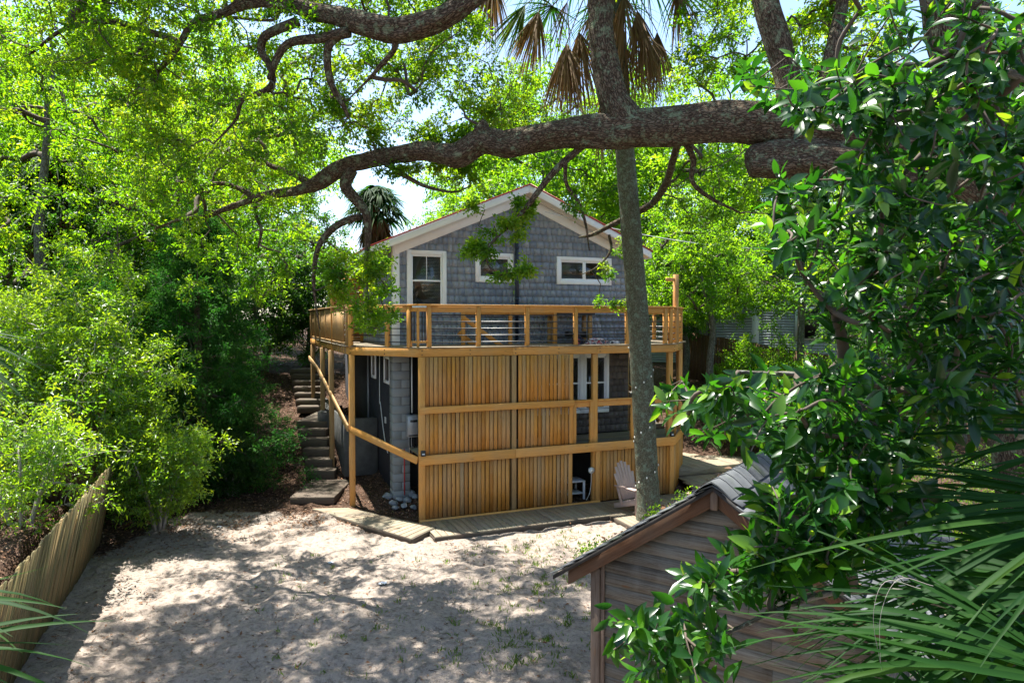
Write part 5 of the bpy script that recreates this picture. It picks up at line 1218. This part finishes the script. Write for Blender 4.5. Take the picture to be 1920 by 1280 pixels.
# ------------------------------------------------------------------ ground cover
rg = np.random.default_rng(131)
def scatter(n, x0, x1, y0, y1, keep):
    x = rg.uniform(x0, x1, n); y = rg.uniform(y0, y1, n); k = keep(x, y); x, y = x[k], y[k]; return x, y
def yardmask(x, y):
    t_ = (x-A0[0])*Tx[0] + (y-A0[1])*Tx[1]; d_ = -((x-FB0[0])*(FB1[1]-FB0[1]) - (y-FB0[1])*(FB1[0]-FB0[0]))/np.hypot(*(FB1-FB0))
    return (smooth(y, 14.9, 15.7)*(1-smooth(x, -3.0, -2.2)) + (t_ > 0)*1.0 + (d_ > .1)) > rg.uniform(.25, 1, len(x))
x, y = scatter(26000, -13, 2, 8, 25, yardmask); xs, ys = scatter(5200, -7, 5, 8, 15.5, lambda a, c_: rg.random(len(a)) < .8); xe, ye = scatter(3000, -9, -3, 13.6, 15.4, lambda a, c_: c_ > 14.9 - rg.exponential(.4, len(a)))
ys_t = (xs-A0[0])*Tx[0] + (ys-A0[1])*Tx[1]; xs, ys = xs[ys_t < -1.25], ys[ys_t < -1.25]
x = np.concatenate([x, xs, xe]); y = np.concatenate([y, ys, ye]); z = hgt(x, y)+.012+rg.uniform(0, .02, len(x))
ca, sa = math.cos(SHA), math.sin(SHA); rx = rg.uniform(-.3, SW+.3, 500); ry = rg.uniform(-.1, SLEN, 500); k_ = rg.random(500) < np.clip(.25+.5*np.sin(rx*5+ry*3)**2, 0, 1); rx, ry = rx[k_], ry[k_]
x = np.concatenate([x, .78+ca*rx-sa*ry]); y = np.concatenate([y, 6.5+sa*rx+ca*ry]); z = np.concatenate([z, SR+.155-np.abs(rx-SM)*th_s]); n = len(x)
D = rg.normal(size=(n, 3)); D[:, 2] *= .25; N = rg.normal(size=(n, 3))*.35; N[:, 2] += 1; L = rg.uniform(.03, .085, n); L[26000//2:] *= 1.0; L = np.where((y < 14.6) & (x > -6.5), L*rg.uniform(.35, 1.1, n), L)
o = leaf_mesh('leaf_litter', np.stack([x, y, z], 1), D, N, L, L*.5, rg.uniform(0, 1, n), M['litterleaf'], None, .2); props(o, kind='stuff')
P = []; 
for k in range(330):
    f = rg.random()
    u, v = (rg.normal(1000, 75), rg.uniform(1010, 1260)) if f < .55 else ((rg.uniform(480, 1080), rg.uniform(1030, 1270)) if f < .85 else (rg.normal(1060, 40), rg.uniform(990, 1120)))
    r_ = ray(u, v); q = CAMP + r_*((0-4.5)/r_[2]); nb = rg.integers(3, 12); P.append(np.stack([np.full(nb, q[0])+rg.normal(0, .03, nb), np.full(nb, q[1])+rg.normal(0, .03, nb)], 1))
P = np.concatenate(P); n = len(P); D = rg.normal(size=(n, 3))*.45; D[:, 2] = 1
o = leaf_mesh('grass', np.stack([P[:, 0], P[:, 1], hgt(P[:, 0], P[:, 1])-.005], 1), D, rg.normal(size=(n, 3)), rg.uniform(.05, .12, n), .011, rg.uniform(0, 1, n), M['grassblade'], None, .1, curl=.5); props(o, kind='stuff')
# twigs and crumbs on the sand
x, y = scatter(1300, -6.8, 4.2, 8.2, 15.2, lambda a, c_: rg.random(len(a)) < 1); A = np.stack([x, y, hgt(x, y)+.014], 1); E = A + rg.normal(size=A.shape)*np.array([.09, .09, .004]); V, F = twig_prisms(A, E, .005, .002)
o = raw_mesh('twig_debris', V, np.full(len(F)//4, 4), F, M['twig'], None); props(o, kind='stuff')
for (u, v, lab, sz) in ((718, 1094, 'crumpled white paper scrap in the middle of the sand', .07), (620, 1052, 'small grey scrap on the sand below the plank ramp', .05), (411, 988, 'tiny white scrap at the left near the leaf litter', .05)):
    r_ = ray(u, v); q = CAMP + r_*((.02-4.5)/r_[2]); b = MB(); n = 9; rr_ = random.Random(u)
    Vv = [[(i/(n-1)-.5)*sz*2*rr_.uniform(.8, 1.1), (j/(n-1)-.5)*sz*1.4*rr_.uniform(.8, 1.1), rr_.uniform(0, .03)] for j in range(n) for i in range(n)]
    b.add(Vv, [(j*n+i, j*n+i+1, (j+1)*n+i+1, (j+1)*n+i) for j in range(n-1) for i in range(n-1)]); o = b.build('paper_scrap', M['whiteplastic'], None); o.location = (q[0], q[1], gz(q[0], q[1])+.015); o.rotation_euler = (0, 0, rr_.random()*3); props(o, lab, 'scrap')
# weeds rooted in the shed roof
def shedw(x_, y_): ca, sa = math.cos(SHA), math.sin(SHA); return (.78+ca*x_-sa*y_, 6.5+sa*x_+ca*y_, SR+.12-abs(x_-SM)*th_s)
for k, (x_, y_, n, lab) in enumerate([(-.12, .16, 150, 'yellow green weeds growing on the lower left eave of the shed roof'), (.50, .30, 80, 'small weeds sprouting half way up the shed roof edge'), (.80, .30, 50, 'tiny leafy weed near the top of the shed roof edge')]):
    p = np.array(shedw(x_, y_)); q = p + rg.normal(size=(n, 3))*np.array([.09, .09, .03])*(1 if k == 0 else .6); q[:, 2] = p[2] + (q[:, 0]-p[0])*.5 + np.abs(rg.normal(0, .035, n)) + .02
    D = rg.normal(size=(n, 3)); D[:, 2] += .8; o = leaf_mesh('roof_weed', q-p, D, rg.normal(size=(n, 3))+[0, 0, 1], .035, .018, rg.uniform(.3, 1, n), M['bgleaf'], None, .2); o.location = tuple(p); props(o, lab, 'weed')
# overhead cable right of the house
b = MB(); p = Vector(loc2w(3.5, 1.05, 7.2)); q = Vector(at(1420, 466, 23)); S = [p.lerp(q, f) - Vector((0, 0, 1.4*f*(1-f)*.5)) for f in np.linspace(0, 1, 20)]; b.tube([tuple(a) for a in S], .012, 6); o = b.build('overhead_cable', M['pvc'], None); props(o, 'thin pale overhead cable running right from the gable behind the palm trunk', 'cable')
# dead stub of the big limb carries a pale cut face
